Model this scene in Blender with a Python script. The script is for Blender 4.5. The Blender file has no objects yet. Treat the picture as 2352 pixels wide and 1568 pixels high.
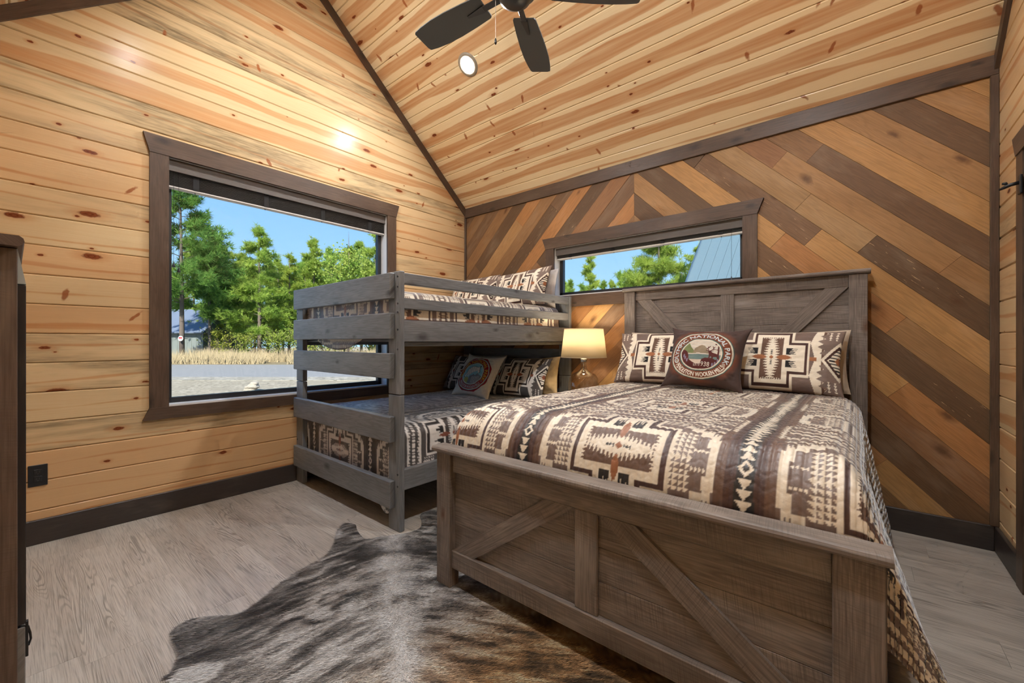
import bpy, math, random
import numpy as np
from mathutils import Matrix, Vector
random.seed(7)
rng = np.random.default_rng(11)
S = bpy.context.scene
COL = S.collection
PI = math.pi

# ------------------------------------------------------------------ camera
FPX, CXP, CYP = 955.0, 1176.0, 783.0
YAW = math.atan((1969 - 1176) / FPX)
CAMZ = 1.2
cam_d = bpy.data.cameras.new('camera')
cam_d.sensor_width = 36.0
cam_d.lens = 36.0 * FPX / 2352.0
cam_d.clip_start = 0.02
cam_d.clip_end = 500
cam = bpy.data.objects.new('camera', cam_d)
cam.location = (0, 0, CAMZ)
cam.rotation_euler = (PI / 2, 0, YAW)
COL.objects.link(cam)
S.camera = cam
FW = Vector((-math.sin(YAW), math.cos(YAW), 0))
RT = Vector((math.cos(YAW), math.sin(YAW), 0))

# ------------------------------------------------------------------ view / world / sun
S.view_settings.view_transform = 'Standard'
S.view_settings.look = 'None'
S.view_settings.gamma = 1.0
S.view_settings.use_curve_mapping = False
S.view_settings.exposure = 0.15
SKY_STRENGTH = 1.1
CAN_STRENGTH = 900.0
LAMP_WATTS = 7.5
SUN_STRENGTH = 8.5
S.cycles.use_adaptive_sampling = True
S.cycles.adaptive_threshold = 0.11
S.cycles.adaptive_min_samples = 12
S.cycles.use_light_tree = False
S.cycles.max_bounces = 6
S.cycles.diffuse_bounces = 4
S.cycles.glossy_bounces = 3
S.cycles.transparent_max_bounces = 16
S.cycles.sample_clamp_indirect = 6.0
S.cycles.caustics_reflective = False
S.cycles.caustics_refractive = False

world = bpy.data.worlds.new('sky')
S.world = world
world.use_nodes = True
wt = world.node_tree
wt.nodes.clear()
wo = wt.nodes.new('ShaderNodeOutputWorld')
wb = wt.nodes.new('ShaderNodeBackground')
wc = wt.nodes.new('ShaderNodeTexCoord')
ws = wt.nodes.new('ShaderNodeSeparateXYZ')
wr = wt.nodes.new('ShaderNodeValToRGB')
wr.color_ramp.elements[0].position = 0.0
wr.color_ramp.elements[0].color = (0.50, 0.76, 1.0, 1)
wr.color_ramp.elements[1].position = 0.6
wr.color_ramp.elements[1].color = (0.10, 0.32, 0.86, 1)
e = wr.color_ramp.elements.new(0.22)
e.color = (0.32, 0.60, 1.0, 1)
wt.links.new(wc.outputs['Generated'], ws.inputs[0])
wt.links.new(ws.outputs['Z'], wr.inputs[0])
wt.links.new(wr.outputs[0], wb.inputs[0])
wb.inputs[1].default_value = SKY_STRENGTH
wt.links.new(wb.outputs[0], wo.inputs[0])

sun_d = bpy.data.lights.new('sun', 'SUN')
sun_d.energy = SUN_STRENGTH
sun_d.angle = 0.01
sun_d.color = (1.0, 0.95, 0.86)
sun = bpy.data.objects.new('sun', sun_d)
sun.rotation_euler = Vector((-0.52, 0.55, -0.66)).to_track_quat('-Z', 'Y').to_euler()
COL.objects.link(sun)

def portal(loc, direction, sx, sy):
    """sampling aid set in a window opening: gives off no light of its own"""
    d = bpy.data.lights.new('window_portal', 'AREA')
    d.shape = 'RECTANGLE'; d.size = sx; d.size_y = sy
    d.cycles.is_portal = True
    o = bpy.data.objects.new('window_portal', d)
    o.location = loc
    o.rotation_euler = Vector(direction).to_track_quat('-Z', 'Y').to_euler()
    COL.objects.link(o)
portal((-3.86, 1.595, 1.63), (1, 0, 0), 1.77, 1.79)
portal((-1.548, 3.72, 1.92), (0, -1, 0), 1.76, 0.51)

# ------------------------------------------------------------------ object helpers
WM = {}
GT = [None]                      # optional transform for everything built while it is set
def place(o, M=None, parent=None):
    COL.objects.link(o)
    M = M if M is not None else Matrix.Identity(4)
    if GT[0] is not None: M = GT[0] @ M
    WM[o] = M
    if parent is not None:
        o.parent = parent
        o.matrix_parent_inverse = WM[parent].inverted()
    o.matrix_basis = M
    return o
def tag(o, label=None, cat=None, group=None, kind=None):
    if label: o['label'] = label
    if cat: o['category'] = cat
    if group: o['group'] = group
    if kind: o['kind'] = kind
    return o
def empty(name, loc, label=None, cat=None, group=None):
    o = bpy.data.objects.new(name, None)
    o.empty_display_size = 0.05
    place(o, Matrix.Translation(Vector(loc)))
    return tag(o, label, cat, group)
def mesh(name, V, Fc, mat=None, smooth=False):
    me = bpy.data.meshes.new(name)
    me.from_pydata([tuple(v) for v in V], [], Fc)
    if mat is not None: me.materials.append(mat)
    if smooth: me.shade_smooth()
    me.update()
    return me
def obj(name, V, Fc, mat, parent=None, M=None, smooth=False, color=None):
    o = bpy.data.objects.new(name, mesh(name, V, Fc, mat, smooth))
    if color is not None: o.color = color
    return place(o, M, parent)

class MB:
    def __init__(s): s.v = []; s.f = []
    def add(s, V, Fc):
        k = len(s.v); s.v += [tuple(p) for p in V]; s.f += [tuple(i + k for i in q) for q in Fc]; return s
    def box(s, x0, x1, y0, y1, z0, z1, c=0.0):
        V, Fc = cbox(x0, x1, y0, y1, z0, z1, c); return s.add(V, Fc)
    def cyl(s, c, r, h, n=16, axis=2, r2=None):
        r2 = r if r2 is None else r2
        V = []
        for k, (rr, t) in enumerate(((r, 0), (r2, h))):
            for i in range(n):
                a = 2 * PI * i / n
                p = [rr * math.cos(a), rr * math.sin(a), t]
                if axis == 0: p = [p[2], p[0], p[1]]
                if axis == 1: p = [p[1], p[2], p[0]]
                V.append((c[0] + p[0], c[1] + p[1], c[2] + p[2]))
        Fc = [(i, (i + 1) % n, n + (i + 1) % n, n + i) for i in range(n)]
        Fc += [tuple(range(n))[::-1], tuple(range(n, 2 * n))]
        return s.add(V, Fc)
    def lathe(s, prof, c=(0, 0, 0), n=32, close=False):
        V = []; m = len(prof)
        for r, z in prof:
            for i in range(n):
                a = 2 * PI * i / n
                V.append((c[0] + r * math.cos(a), c[1] + r * math.sin(a), c[2] + z))
        Fc = []
        for j in range(m - 1 + (1 if close else 0)):
            j2 = (j + 1) % m
            for i in range(n):
                Fc.append((j * n + i, j * n + (i + 1) % n, j2 * n + (i + 1) % n, j2 * n + i))
        return s.add(V, Fc)
    def tube(s, pts, r, n=6):
        pts = [Vector(p) for p in pts]; V = []
        rr = r if isinstance(r, (list, tuple)) else [r] * len(pts)
        for i, p in enumerate(pts):
            d = (pts[min(i + 1, len(pts) - 1)] - pts[max(i - 1, 0)]).normalized()
            u = d.orthogonal().normalized(); w = d.cross(u)
            for k in range(n):
                a = 2 * PI * k / n
                V.append(p + (u * math.cos(a) + w * math.sin(a)) * rr[i])
        Fc = []
        for i in range(len(pts) - 1):
            for k in range(n):
                Fc.append((i * n + k, i * n + (k + 1) % n, (i + 1) * n + (k + 1) % n, (i + 1) * n + k))
        Fc += [tuple(range(n))[::-1], tuple(range((len(pts) - 1) * n, len(pts) * n))]
        return s.add(V, Fc)
    def build(s, name, mat, parent=None, smooth=False, color=None, M=None):
        return obj(name, s.v, s.f, mat, parent, M, smooth, color)

def cbox(x0, x1, y0, y1, z0, z1, c=0.0):
    if c <= 0:
        V = [(x0, y0, z0), (x1, y0, z0), (x1, y1, z0), (x0, y1, z0), (x0, y0, z1), (x1, y0, z1), (x1, y1, z1), (x0, y1, z1)]
        return V, [(0, 3, 2, 1), (4, 5, 6, 7), (0, 1, 5, 4), (1, 2, 6, 5), (2, 3, 7, 6), (3, 0, 4, 7)]
    V = []; idx = {}
    def vid(p):
        if p not in idx: idx[p] = len(V); V.append(p)
        return idx[p]
    X = (x0, x1); Y = (y0, y1); Z = (z0, z1)
    def P(i, j, k, a):
        sx = 1 if i == 0 else -1; sy = 1 if j == 0 else -1; sz = 1 if k == 0 else -1
        return vid((X[i] + (0 if a == 0 else sx * c), Y[j] + (0 if a == 1 else sy * c), Z[k] + (0 if a == 2 else sz * c)))
    Fc = []
    for i in (0, 1):
        q = [P(i, 0, 0, 0), P(i, 1, 0, 0), P(i, 1, 1, 0), P(i, 0, 1, 0)]; Fc.append(q if i else q[::-1])
        q = [P(0, i, 0, 1), P(0, i, 1, 1), P(1, i, 1, 1), P(1, i, 0, 1)]; Fc.append(q if i else q[::-1])
        q = [P(0, 0, i, 2), P(1, 0, i, 2), P(1, 1, i, 2), P(0, 1, i, 2)]; Fc.append(q if i else q[::-1])
    for i in (0, 1):
        for j in (0, 1):
            q = [P(i, j, 0, 0), P(i, j, 1, 0), P(i, j, 1, 1), P(i, j, 0, 1)]; Fc.append(q if (i == j) else q[::-1])
            q = [P(i, 0, j, 2), P(i, 1, j, 2), P(i, 1, j, 0), P(i, 0, j, 0)]; Fc.append(q if (i == j) else q[::-1])
            q = [P(0, i, j, 1), P(1, i, j, 1), P(1, i, j, 2), P(0, i, j, 2)]; Fc.append(q if (i == j) else q[::-1])
    for i in (0, 1):
        for j in (0, 1):
            for k in (0, 1):
                q = [P(i, j, k, 0), P(i, j, k, 1), P(i, j, k, 2)]
                Fc.append(q if ((i + j + k) % 2 == 1) else q[::-1])
    return V, Fc

def frame_mat(origin, xd, yd):
    x = Vector(xd).normalized(); y = Vector(yd); y = (y - x * y.dot(x)).normalized(); z = x.cross(y)
    M = Matrix((x, y, z)).transposed().to_4x4()
    M.translation = Vector(origin)
    return M
def plank(name, origin, xd, yd, L, W, T, mat, parent=None, c=0.003, color=None):
    """a board with its grain along local x: centred on origin, L long (xd), W wide (yd), T thick"""
    V, Fc = cbox(-L / 2, L / 2, -W / 2, W / 2, -T / 2, T / 2, c)
    return obj(name, V, Fc, mat, parent, frame_mat(origin, xd, yd), color=color)
def wbox(name, x0, x1, y0, y1, z0, z1, mat, parent=None, grain=0, c=0.003, color=None):
    """an axis-aligned wooden board given by its bounds, grain along axis 0/1/2"""
    o = ((x0 + x1) / 2, (y0 + y1) / 2, (z0 + z1) / 2)
    d = (x1 - x0, y1 - y0, z1 - z0)
    ax = [(1, 0, 0), (0, 1, 0), (0, 0, 1)]
    rest = [k for k in (0, 1, 2) if k != grain]
    yk = max(rest, key=lambda k: d[k]); zk = [k for k in rest if k != yk][0]
    return plank(name, o, ax[grain], ax[yk], d[grain], d[yk], d[zk], mat, parent, min(c, 0.3 * d[zk]), color)

# ------------------------------------------------------------------ node helpers
class NG:
    def __init__(s, name):
        s.mat = bpy.data.materials.new(name); s.mat.use_nodes = True
        s.t = s.mat.node_tree; s.t.nodes.clear()
        s.out = s.t.nodes.new('ShaderNodeOutputMaterial')
    def n(s, ty, **kw):
        x = s.t.nodes.new(ty)
        for k, v in kw.items(): setattr(x, k, v)
        return x
    def put(s, sock, val):
        if val is None: return
        if isinstance(val, bpy.types.NodeSocket): s.t.links.new(val, sock)
        elif isinstance(val, (tuple, list)):
            v = list(val)
            if len(sock.default_value) == 4 and len(v) == 3: v.append(1.0)
            sock.default_value = v
        else:
            try: sock.default_value = val
            except TypeError: sock.default_value = [val] * len(sock.default_value)
    def m(s, op, a, b=None, c=None, clamp=False):
        x = s.n('ShaderNodeMath', operation=op, use_clamp=clamp)
        s.put(x.inputs[0], a); s.put(x.inputs[1], b)
        if c is not None: s.put(x.inputs[2], c)
        return x.outputs[0]
    def mix(s, f, a, b, blend='MIX'):
        x = s.n('ShaderNodeMix', data_type='RGBA', blend_type=blend, clamp_factor=True)
        s.put(x.inputs[0], f); s.put(x.inputs[6], a); s.put(x.inputs[7], b)
        return x.outputs[2]
    def vec(s, x=0, y=0, z=0):
        c = s.n('ShaderNodeCombineXYZ')
        s.put(c.inputs[0], x); s.put(c.inputs[1], y); s.put(c.inputs[2], z)
        return c.outputs[0]
    def sep(s, v):
        x = s.n('ShaderNodeSeparateXYZ'); s.put(x.inputs[0], v); return x.outputs
    def noise(s, v, scale=1.0, detail=2.0, rough=0.5, dist=0.0, dim='3D'):
        x = s.n('ShaderNodeTexNoise', noise_dimensions=dim)
        s.put(x.inputs['Vector'], v); s.put(x.inputs['Scale'], scale)
        s.put(x.inputs['Detail'], detail); s.put(x.inputs['Roughness'], rough); s.put(x.inputs['Distortion'], dist)
        return x.outputs[0]
    def vor(s, v, scale=1.0, feature='F1', rnd=1.0):
        x = s.n('ShaderNodeTexVoronoi', feature=feature, voronoi_dimensions='2D')
        s.put(x.inputs['Vector'], v); s.put(x.inputs['Scale'], scale); s.put(x.inputs['Randomness'], rnd)
        return x.outputs
    def rng(s, v, a, b, c=0.0, d=1.0, smooth=False):
        x = s.n('ShaderNodeMapRange', clamp=True)
        if smooth: x.interpolation_type = 'SMOOTHSTEP'
        s.put(x.inputs[0], v); s.put(x.inputs[1], a); s.put(x.inputs[2], b); s.put(x.inputs[3], c); s.put(x.inputs[4], d)
        return x.outputs[0]
    def bump(s, h, strength=0.2, dist=0.01):
        x = s.n('ShaderNodeBump'); s.put(x.inputs['Strength'], strength); s.put(x.inputs['Distance'], dist); s.put(x.inputs['Height'], h)
        return x.outputs[0]
    def bsdf(s, col, rough=0.5, spec=0.5, normal=None, metal=0.0, **kw):
        p = s.n('ShaderNodeBsdfPrincipled')
        s.put(p.inputs['Base Color'], col); s.put(p.inputs['Roughness'], rough)
        s.put(p.inputs['Specular IOR Level'], spec); s.put(p.inputs['Metallic'], metal)
        if normal is not None: s.put(p.inputs['Normal'], normal)
        for k, v in kw.items(): s.put(p.inputs[k.replace('_', ' ')], v)
        return p.outputs[0]
    def done(s, sh):
        s.t.links.new(sh, s.out.inputs[0]); return s.mat
    def wood(s):
        """local coordinates, shifted by a per-object seed; x runs along the grain"""
        tc = s.n('ShaderNodeTexCoord'); oi = s.n('ShaderNodeObjectInfo')
        x, y, z = s.sep(tc.outputs['Object'])
        seed = s.m('MULTIPLY', oi.outputs['Random'], 91.7)
        xs = s.m('ADD', x, seed); ys = s.m('ADD', y, s.m('MULTIPLY', seed, 3.1))
        ys = s.m('ADD', ys, s.m('MULTIPLY', z, 1.0))
        cc = s.n('ShaderNodeSeparateColor'); s.put(cc.inputs[0], oi.outputs['Color'])
        return xs, ys, y, seed, oi, cc.outputs

def plain(name, col, rough=0.5, spec=0.5, metal=0.0, **kw):
    g = NG(name); return g.done(g.bsdf(col, rough, spec, metal=metal, **kw))

def pine(name, pale, honey, heart_c, heart=1.0, stain=1.0, knots=1.0, spikes=0.0, rough=0.26, fig=0.09, hw=(0.02, 0.092), hc=0.06):
    """knotty pine board; object colour = (tone, blue-stain, heartwood, unused)"""
    g = NG(name)
    xs, ys, y, seed, oi, C = g.wood()
    base = g.mix(C[0], pale, honey)
    # slow cathedral figure and fine grain
    f1 = g.noise(g.vec(g.m('MULTIPLY', xs, 0.32), g.m('MULTIPLY', ys, 9.0), 0), 1.0, 1.0, 0.4)
    ring = g.m('SINE', g.m('MULTIPLY', f1, 85.0))
    ring = g.rng(ring, -1, 1, 0, 1)
    fine = g.noise(g.vec(g.m('MULTIPLY', xs, 3.0), g.m('MULTIPLY', ys, 190.0), 0), 1.0, 2.0, 0.6)
    base = g.mix(g.m('MULTIPLY', ring, fig), base, g.mix(0.6, base, heart_c))
    base = g.mix(g.rng(fine, 0.45, 0.75, 0, 0.22), base, g.mix(0.5, base, heart_c))
    # broad tone drift
    drift = g.noise(g.vec(g.m('MULTIPLY', xs, 0.8), g.m('MULTIPLY', ys, 3.0), 5.0), 1.0, 3.0)
    base = g.mix(g.rng(drift, 0.35, 0.75, 0, 0.35), base, honey)
    # heartwood band with wandering edges
    if heart > 0:
        c0 = g.noise(g.vec(g.m('MULTIPLY', xs, 0.45), seed, 2.0), 1.0, 2.0)
        w0 = g.noise(g.vec(g.m('MULTIPLY', xs, 0.55), seed, 7.0), 1.0, 2.0)
        cc = g.rng(c0, 0.3, 0.7, -hc, hc)
        ww = g.m('MULTIPLY', g.rng(w0, 0.3, 0.70, hw[0], hw[1]), C[2])
        ed = g.m('MULTIPLY', g.m('SUBTRACT', g.noise(g.vec(g.m('MULTIPLY', xs, 2.6), g.m('MULTIPLY', ys, 5.0), 0), 1.0, 4.0), 0.5), 0.03)
        d = g.m('ADD', g.m('ABSOLUTE', g.m('SUBTRACT', y, cc)), ed)
        hb = g.m('MULTIPLY', g.m('LESS_THAN', g.m('SUBTRACT', d, ww), 0.0), 1.0)
        soft = g.rng(g.m('SUBTRACT', ww, d), -0.002, 0.006)
        hv = g.noise(g.vec(g.m('MULTIPLY', xs, 1.5), g.m('MULTIPLY', ys, 40.0), 3.0), 1.0, 3.0)
        amt = g.m('MULTIPLY', soft, g.rng(hv, 0.25, 0.75, 0.45, 0.95))
        base = g.mix(g.m('MULTIPLY', amt, heart), base, heart_c)
    if stain > 0:
        st = g.noise(g.vec(g.m('MULTIPLY', xs, 0.9), g.m('MULTIPLY', ys, 7.0), 9.0), 1.0, 4.0, 0.62, 0.4)
        sf = g.noise(g.vec(g.m('MULTIPLY', xs, 7.0), g.m('MULTIPLY', ys, 70.0), 1.0), 1.0, 3.0, 0.6)
        sa = g.m('MULTIPLY', g.rng(st, 0.40, 0.60), g.rng(sf, 0.3, 0.62, 0.35, 1.0))
        base = g.mix(g.m('MULTIPLY', g.m('MULTIPLY', sa, C[1]), stain), base, (0.20, 0.15, 0.085))
    hgt = g.m('ADD', g.m('MULTIPLY', fine, 0.5), g.m('MULTIPLY', ring, 0.3))
    if knots > 0:
        for sx, sy, rad, off, keep in ((1.7, 4.6, 0.095, 0.0, 0.40), (3.1, 6.0, 0.055, 31.0, 0.32)):
            wob = g.m('MULTIPLY', g.m('SUBTRACT', g.noise(g.vec(xs, ys, 0), 45.0, 2.0), 0.5), 0.05)
            v = g.vor(g.vec(g.m('ADD', g.m('MULTIPLY', xs, sx), off), g.m('MULTIPLY', ys, sy), 0))
            dist = g.m('ADD', v[0], wob)
            vc = g.n('ShaderNodeSeparateColor'); g.put(vc.inputs[0], v[1])
            on = g.m('GREATER_THAN', vc.outputs[0], 1.0 - keep * knots)
            r = g.rng(vc.outputs[1], 0, 1, rad * 0.35, rad)
            k = g.m('MULTIPLY', g.rng(g.m('DIVIDE', dist, r), 0.7, 1.0, 1.0, 0.0), on)
            halo = g.m('MULTIPLY', g.rng(g.m('DIVIDE', dist, r), 1.0, 2.3, 0.4, 0.0), on)
            ringk = g.rng(g.m('SINE', g.m('MULTIPLY', g.m('DIVIDE', dist, r), 14.0)), -1, 1, 0.0, 0.5)
            base = g.mix(halo, base, heart_c)
            base = g.mix(k, base, g.mix(ringk, (0.15, 0.035, 0.012), (0.33, 0.10, 0.035)))
    if spikes > 0:
        wob = g.m('MULTIPLY', g.m('SUBTRACT', g.noise(g.vec(xs, ys, 4.0), 30.0, 2.0), 0.5), 0.10)
        sk = g.m('ADD', xs, g.m('MULTIPLY', y, g.rng(g.noise(g.vec(g.m('MULTIPLY', xs, 1.2), seed, 0), 1.0), 0.3, 0.7, -0.9, 0.9)))
        v = g.vor(g.vec(g.m('MULTIPLY', sk, 5.0), g.m('ADD', g.m('MULTIPLY', ys, 1.9), 17.0), 0))
        dist = g.m('ADD', v[0], wob)
        vc = g.n('ShaderNodeSeparateColor'); g.put(vc.inputs[0], v[1])
        on = g.m('GREATER_THAN', vc.outputs[0], 1.0 - 0.5 * spikes)
        k = g.m('MULTIPLY', g.rng(dist, 0.045, 0.075, 1.0, 0.0), on)
        base = g.mix(g.m('MULTIPLY', k, 0.85), base, (0.30, 0.085, 0.025))
    nor = g.bump(hgt, 0.12, 0.002)
    return g.done(g.bsdf(base, rough, 0.115, nor))

def stained(name, grain_dark=0.5, rough=0.5, flake=0.0, knots=0.5, spec=0.4, knot_c=(0.10, 0.045, 0.02), use_col=None, saw=0.0, patch=0.35, fine_amt=0.5, light_c=(0.75, 0.62, 0.45)):
    """stained board; object colour is the stain colour unless use_col is given"""
    g = NG(name)
    xs, ys, y, seed, oi, C = g.wood()
    base = oi.outputs['Color'] if use_col is None else use_col
    dark = g.mix(grain_dark, base, (0.02, 0.012, 0.008))
    f1 = g.noise(g.vec(g.m('MULTIPLY', xs, 0.9), g.m('MULTIPLY', ys, 9.0), 0), 1.0, 3.0, 0.55)
    ring = g.rng(g.m('SINE', g.m('MULTIPLY', f1, 95.0)), -0.2, 1, 0, 1)
    fine = g.noise(g.vec(g.m('MULTIPLY', xs, 5.0), g.m('MULTIPLY', ys, 170.0), 0), 1.0, 3.0, 0.65)
    pt = g.noise(g.vec(g.m('MULTIPLY', xs, 2.2), g.m('MULTIPLY', ys, 7.0), 3.0), 1.0, 4.0, 0.6)
    col = g.mix(g.m('MULTIPLY', ring, 0.32), base, dark)
    col = g.mix(g.rng(fine, 0.42, 0.72, 0, fine_amt), col, dark)
    col = g.mix(g.rng(pt, 0.50, 0.78, 0, patch), col, dark)
    light = g.mix(0.45, base, light_c)
    col = g.mix(g.rng(pt, 0.48, 0.25, 0, patch * 0.6), col, light)
    if flake > 0:
        fl = g.noise(g.vec(g.m('MULTIPLY', xs, 9.0), g.m('MULTIPLY', ys, 85.0), 6.0), 1.0, 3.0, 0.6)
        col = g.mix(g.m('MULTIPLY', g.rng(fl, 0.665, 0.70), flake), col, (0.62, 0.42, 0.22))
    if saw > 0:
        sw = g.noise(g.vec(g.m('MULTIPLY', g.m('ADD', xs, g.m('MULTIPLY', y, 0.12)), 260.0), g.m('MULTIPLY', ys, 6.0), 2.0), 1.0, 2.0, 0.5)
        sm = g.noise(g.vec(g.m('MULTIPLY', xs, 4.0), g.m('MULTIPLY', ys, 9.0), 8.0), 1.0, 2.0)
        col = g.mix(g.m('MULTIPLY', g.m('MULTIPLY', g.rng(sw, 0.45, 0.7), g.rng(sm, 0.42, 0.62)), saw), col, dark)
    if knots > 0:
        wob = g.m('MULTIPLY', g.m('SUBTRACT', g.noise(g.vec(xs, ys, 0), 40.0, 2.0), 0.5), 0.09)
        v = g.vor(g.vec(g.m('MULTIPLY', xs, 2.6), g.m('MULTIPLY', ys, 5.5), 0))
        vc = g.n('ShaderNodeSeparateColor'); g.put(vc.inputs[0], v[1])
        on = g.m('GREATER_THAN', vc.outputs[0], 1.0 - 0.6 * knots)
        r = g.rng(vc.outputs[1], 0, 1, 0.05, 0.13)
        q = g.m('DIVIDE', g.m('ADD', v[0], wob), r)
        col = g.mix(g.m('MULTIPLY', g.rng(q, 0.3, 1.6, 0.8, 0.0), on), col, knot_c)
    nor = g.bump(g.m('ADD', g.m('MULTIPLY', fine, 0.7), g.m('MULTIPLY', ring, 0.4)), 0.18, 0.002)
    return g.done(g.bsdf(col, rough, spec, nor))

# stronger, warmer board colours: pale sapwood to honey, russet heartwood
M_WALL = pine('pine_wall', (0.70, 0.55, 0.32), (0.66, 0.41, 0.205), (0.50, 0.20, 0.06), heart=0.8, stain=1.0, knots=1.0, spikes=0.25, rough=0.24)
M_CEIL = pine('pine_ceiling', (0.81, 0.67, 0.43), (0.75, 0.54, 0.295), (0.50, 0.225, 0.085), heart=1.0, stain=0.0, knots=0.8, spikes=0.9, rough=0.24, fig=0.05, hw=(0.030, 0.085), hc=0.035)
M_CHEV = stained('chevron_board', 0.45, 0.55, flake=0.0, knots=0.45, spec=0.3, patch=0.4)
M_CHEVF = stained('chevron_board_flaked', 0.5, 0.55, flake=0.9, knots=0.4, spec=0.3, patch=0.4)
M_TRIM = stained('trim_stain', 0.6, 0.4, knots=0.9, spec=0.35, use_col=(0.112, 0.071, 0.048), patch=0.65, fine_amt=0.7, knot_c=(0.03, 0.02, 0.016), light_c=(0.34, 0.24, 0.16))
M_BASE = stained('baseboard_stain', 0.45, 0.4, knots=0.0, spec=0.4, use_col=(0.050, 0.040, 0.036), patch=0.3, fine_amt=0.3)
M_BARN = stained('barnwood', 0.68, 0.5, knots=0.12, spec=0.35, use_col=(0.252, 0.210, 0.180), saw=0.7, patch=0.75, fine_amt=0.85, light_c=(0.66, 0.60, 0.54))
M_BUNK = stained('grey_stained_pine', 0.62, 0.42, knots=0.8, spec=0.4, use_col=(0.205, 0.215, 0.224), knot_c=(0.035, 0.034, 0.036), patch=0.55, fine_amt=0.6, light_c=(0.50, 0.52, 0.54))
M_CAB = stained('dark_wood_grain', 0.6, 0.55, knots=0.0, spec=0.3, use_col=(0.15, 0.105, 0.082), saw=0.3, patch=0.4, fine_amt=0.8)
M_BLACK = plain('black_metal', (0.012, 0.012, 0.013), 0.4, 0.5)
M_BLACKP = plain('black_plastic', (0.014, 0.015, 0.017), 0.35, 0.5)
M_SHEATH = plain('sheathing', (0.05, 0.03, 0.018), 0.8, 0.2)
M_JAMB = plain('window_jamb', (0.74, 0.74, 0.73), 0.35, 0.5)
M_FRAME = plain('window_frame_black', (0.018, 0.019, 0.021), 0.35, 0.5)
M_BLIND = plain('blind_taupe', (0.115, 0.098, 0.086), 0.45, 0.4)
M_TAPE = plain('blind_tape', (0.022, 0.021, 0.021), 0.6, 0.2)
M_SLAT = plain('blind_slat', (0.075, 0.066, 0.060), 0.4, 0.5)
M_RAIL = plain('blind_rail', (0.62, 0.59, 0.55), 0.4, 0.5)
M_STEEL = plain('screw_steel', (0.06, 0.06, 0.065), 0.35, 0.5, metal=0.6)

def glass_mat(name, tint=(0.97, 0.985, 0.98), refl=1.0):
    g = NG(name)
    lw = g.n('ShaderNodeLayerWeight'); g.put(lw.inputs[0], 0.5)
    fr = g.m('ADD', 0.03, g.m('MULTIPLY', g.m('POWER', lw.outputs['Facing'], 4.0), 0.7))
    tr = g.n('ShaderNodeBsdfTransparent'); g.put(tr.inputs[0], tint)
    gl = g.n('ShaderNodeBsdfGlossy'); g.put(gl.inputs['Roughness'], 0.0)
    mx = g.n('ShaderNodeMixShader')
    g.put(mx.inputs[0], g.m('MULTIPLY', fr, refl)); g.t.links.new(tr.outputs[0], mx.inputs[1]); g.t.links.new(gl.outputs[0], mx.inputs[2])
    return g.done(mx.outputs[0])
M_GLASS = glass_mat('window_glass', refl=0.5)
# ------------------------------------------------------------------ room shell
WL, WB, WR, WF = -3.745, 3.605, 0.622, -0.37
YR = 1.62; SL = 0.855
ZE = 2.82; ZR = ZE + SL * (3.61 - YR)
def zc(y): return ZR - SL * abs(y - YR)
BT = 0.018

def clip(poly, a, b, c):
    out = []; n = len(poly)
    for i in range(n):
        p, q = poly[i], poly[(i + 1) % n]
        dp = a * p[0] + b * p[1] - c; dq = a * q[0] + b * q[1] - c
        if dp <= 1e-9: out.append(p)
        if (dp < -1e-9 and dq > 1e-9) or (dp > 1e-9 and dq < -1e-9):
            t = dp / (dp - dq); out.append((p[0] + t * (q[0] - p[0]), p[1] + t * (q[1] - p[1])))
    return out
def clip_convex(poly, conv):
    """keep the part of poly inside the convex counter-clockwise polygon conv"""
    n = len(conv)
    for i in range(n):
        p, q = conv[i], conv[(i + 1) % n]
        dx, dy = q[0] - p[0], q[1] - p[1]
        poly = clip(poly, dy, -dx, dy * p[0] - dx * p[1])
        if len(poly) < 3: return []
    return poly
def area(p):
    return abs(sum(p[i][0] * p[(i + 1) % len(p)][1] - p[(i + 1) % len(p)][0] * p[i][1] for i in range(len(p)))) / 2
def minus_rect(poly, r):
    u0, u1, v0, v1 = r
    res = [clip(poly, 1, 0, u0), clip(poly, -1, 0, -u1)]
    mid = clip(clip(poly, -1, 0, -u0), 1, 0, u1) if len(poly) > 2 else []
    if len(mid) > 2: res += [clip(mid, 0, 1, v0), clip(mid, 0, -1, -v1)]
    return [p for p in res if len(p) > 2 and area(p) > 1e-4]
def prism(polys, w0, w1, ch=0.0, vlo=None, vhi=None):
    V, Fc = [], []
    for p in polys:
        k = len(V); n = len(p)
        fr = [(u, min(max(v, vlo + ch), vhi - ch)) if ch > 0 else (u, v) for u, v in p]
        V += [(u, v, w0) for u, v in p] + [(u, v, w1 - ch) for u, v in p] + [(u, v, w1) for u, v in fr]
        for i in range(n):
            j = (i + 1) % n
            Fc.append((k + i, k + j, k + n + j, k + n + i))
            Fc.append((k + n + i, k + n + j, k + 2 * n + j, k + 2 * n + i))
        Fc.append(tuple(range(k + n - 1, k - 1, -1)))
        Fc.append(tuple(range(k + 2 * n, k + 3 * n)))
    return V, Fc
def shift(polys, du, dv): return [[(u + du, v + dv) for u, v in p] for p in polys]
def ccw(p):
    s = sum(p[i][0] * p[(i + 1) % len(p)][1] - p[(i + 1) % len(p)][0] * p[i][1] for i in range(len(p)))
    return p if s > 0 else p[::-1]
def board(polys, M, vc, pitch, mat, parent, color, name='board', t=BT, ch=0.006, w0=0.0, gap=0.0008):
    polys = [ccw(p) for p in polys]
    us = [u for p in polys for u, v in p]; uc = (min(us) + max(us)) / 2
    lp = shift(polys, -uc, -vc); h_ = pitch / 2 - gap
    lp = [[(u, min(max(v, -h_), h_)) for u, v in p] for p in lp]
    V, Fc = prism(lp, w0, t, ch, -h_, h_)
    return obj(name, V, Fc, mat, parent, M @ Matrix.Translation((uc, vc, 0)), color=color)

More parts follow.
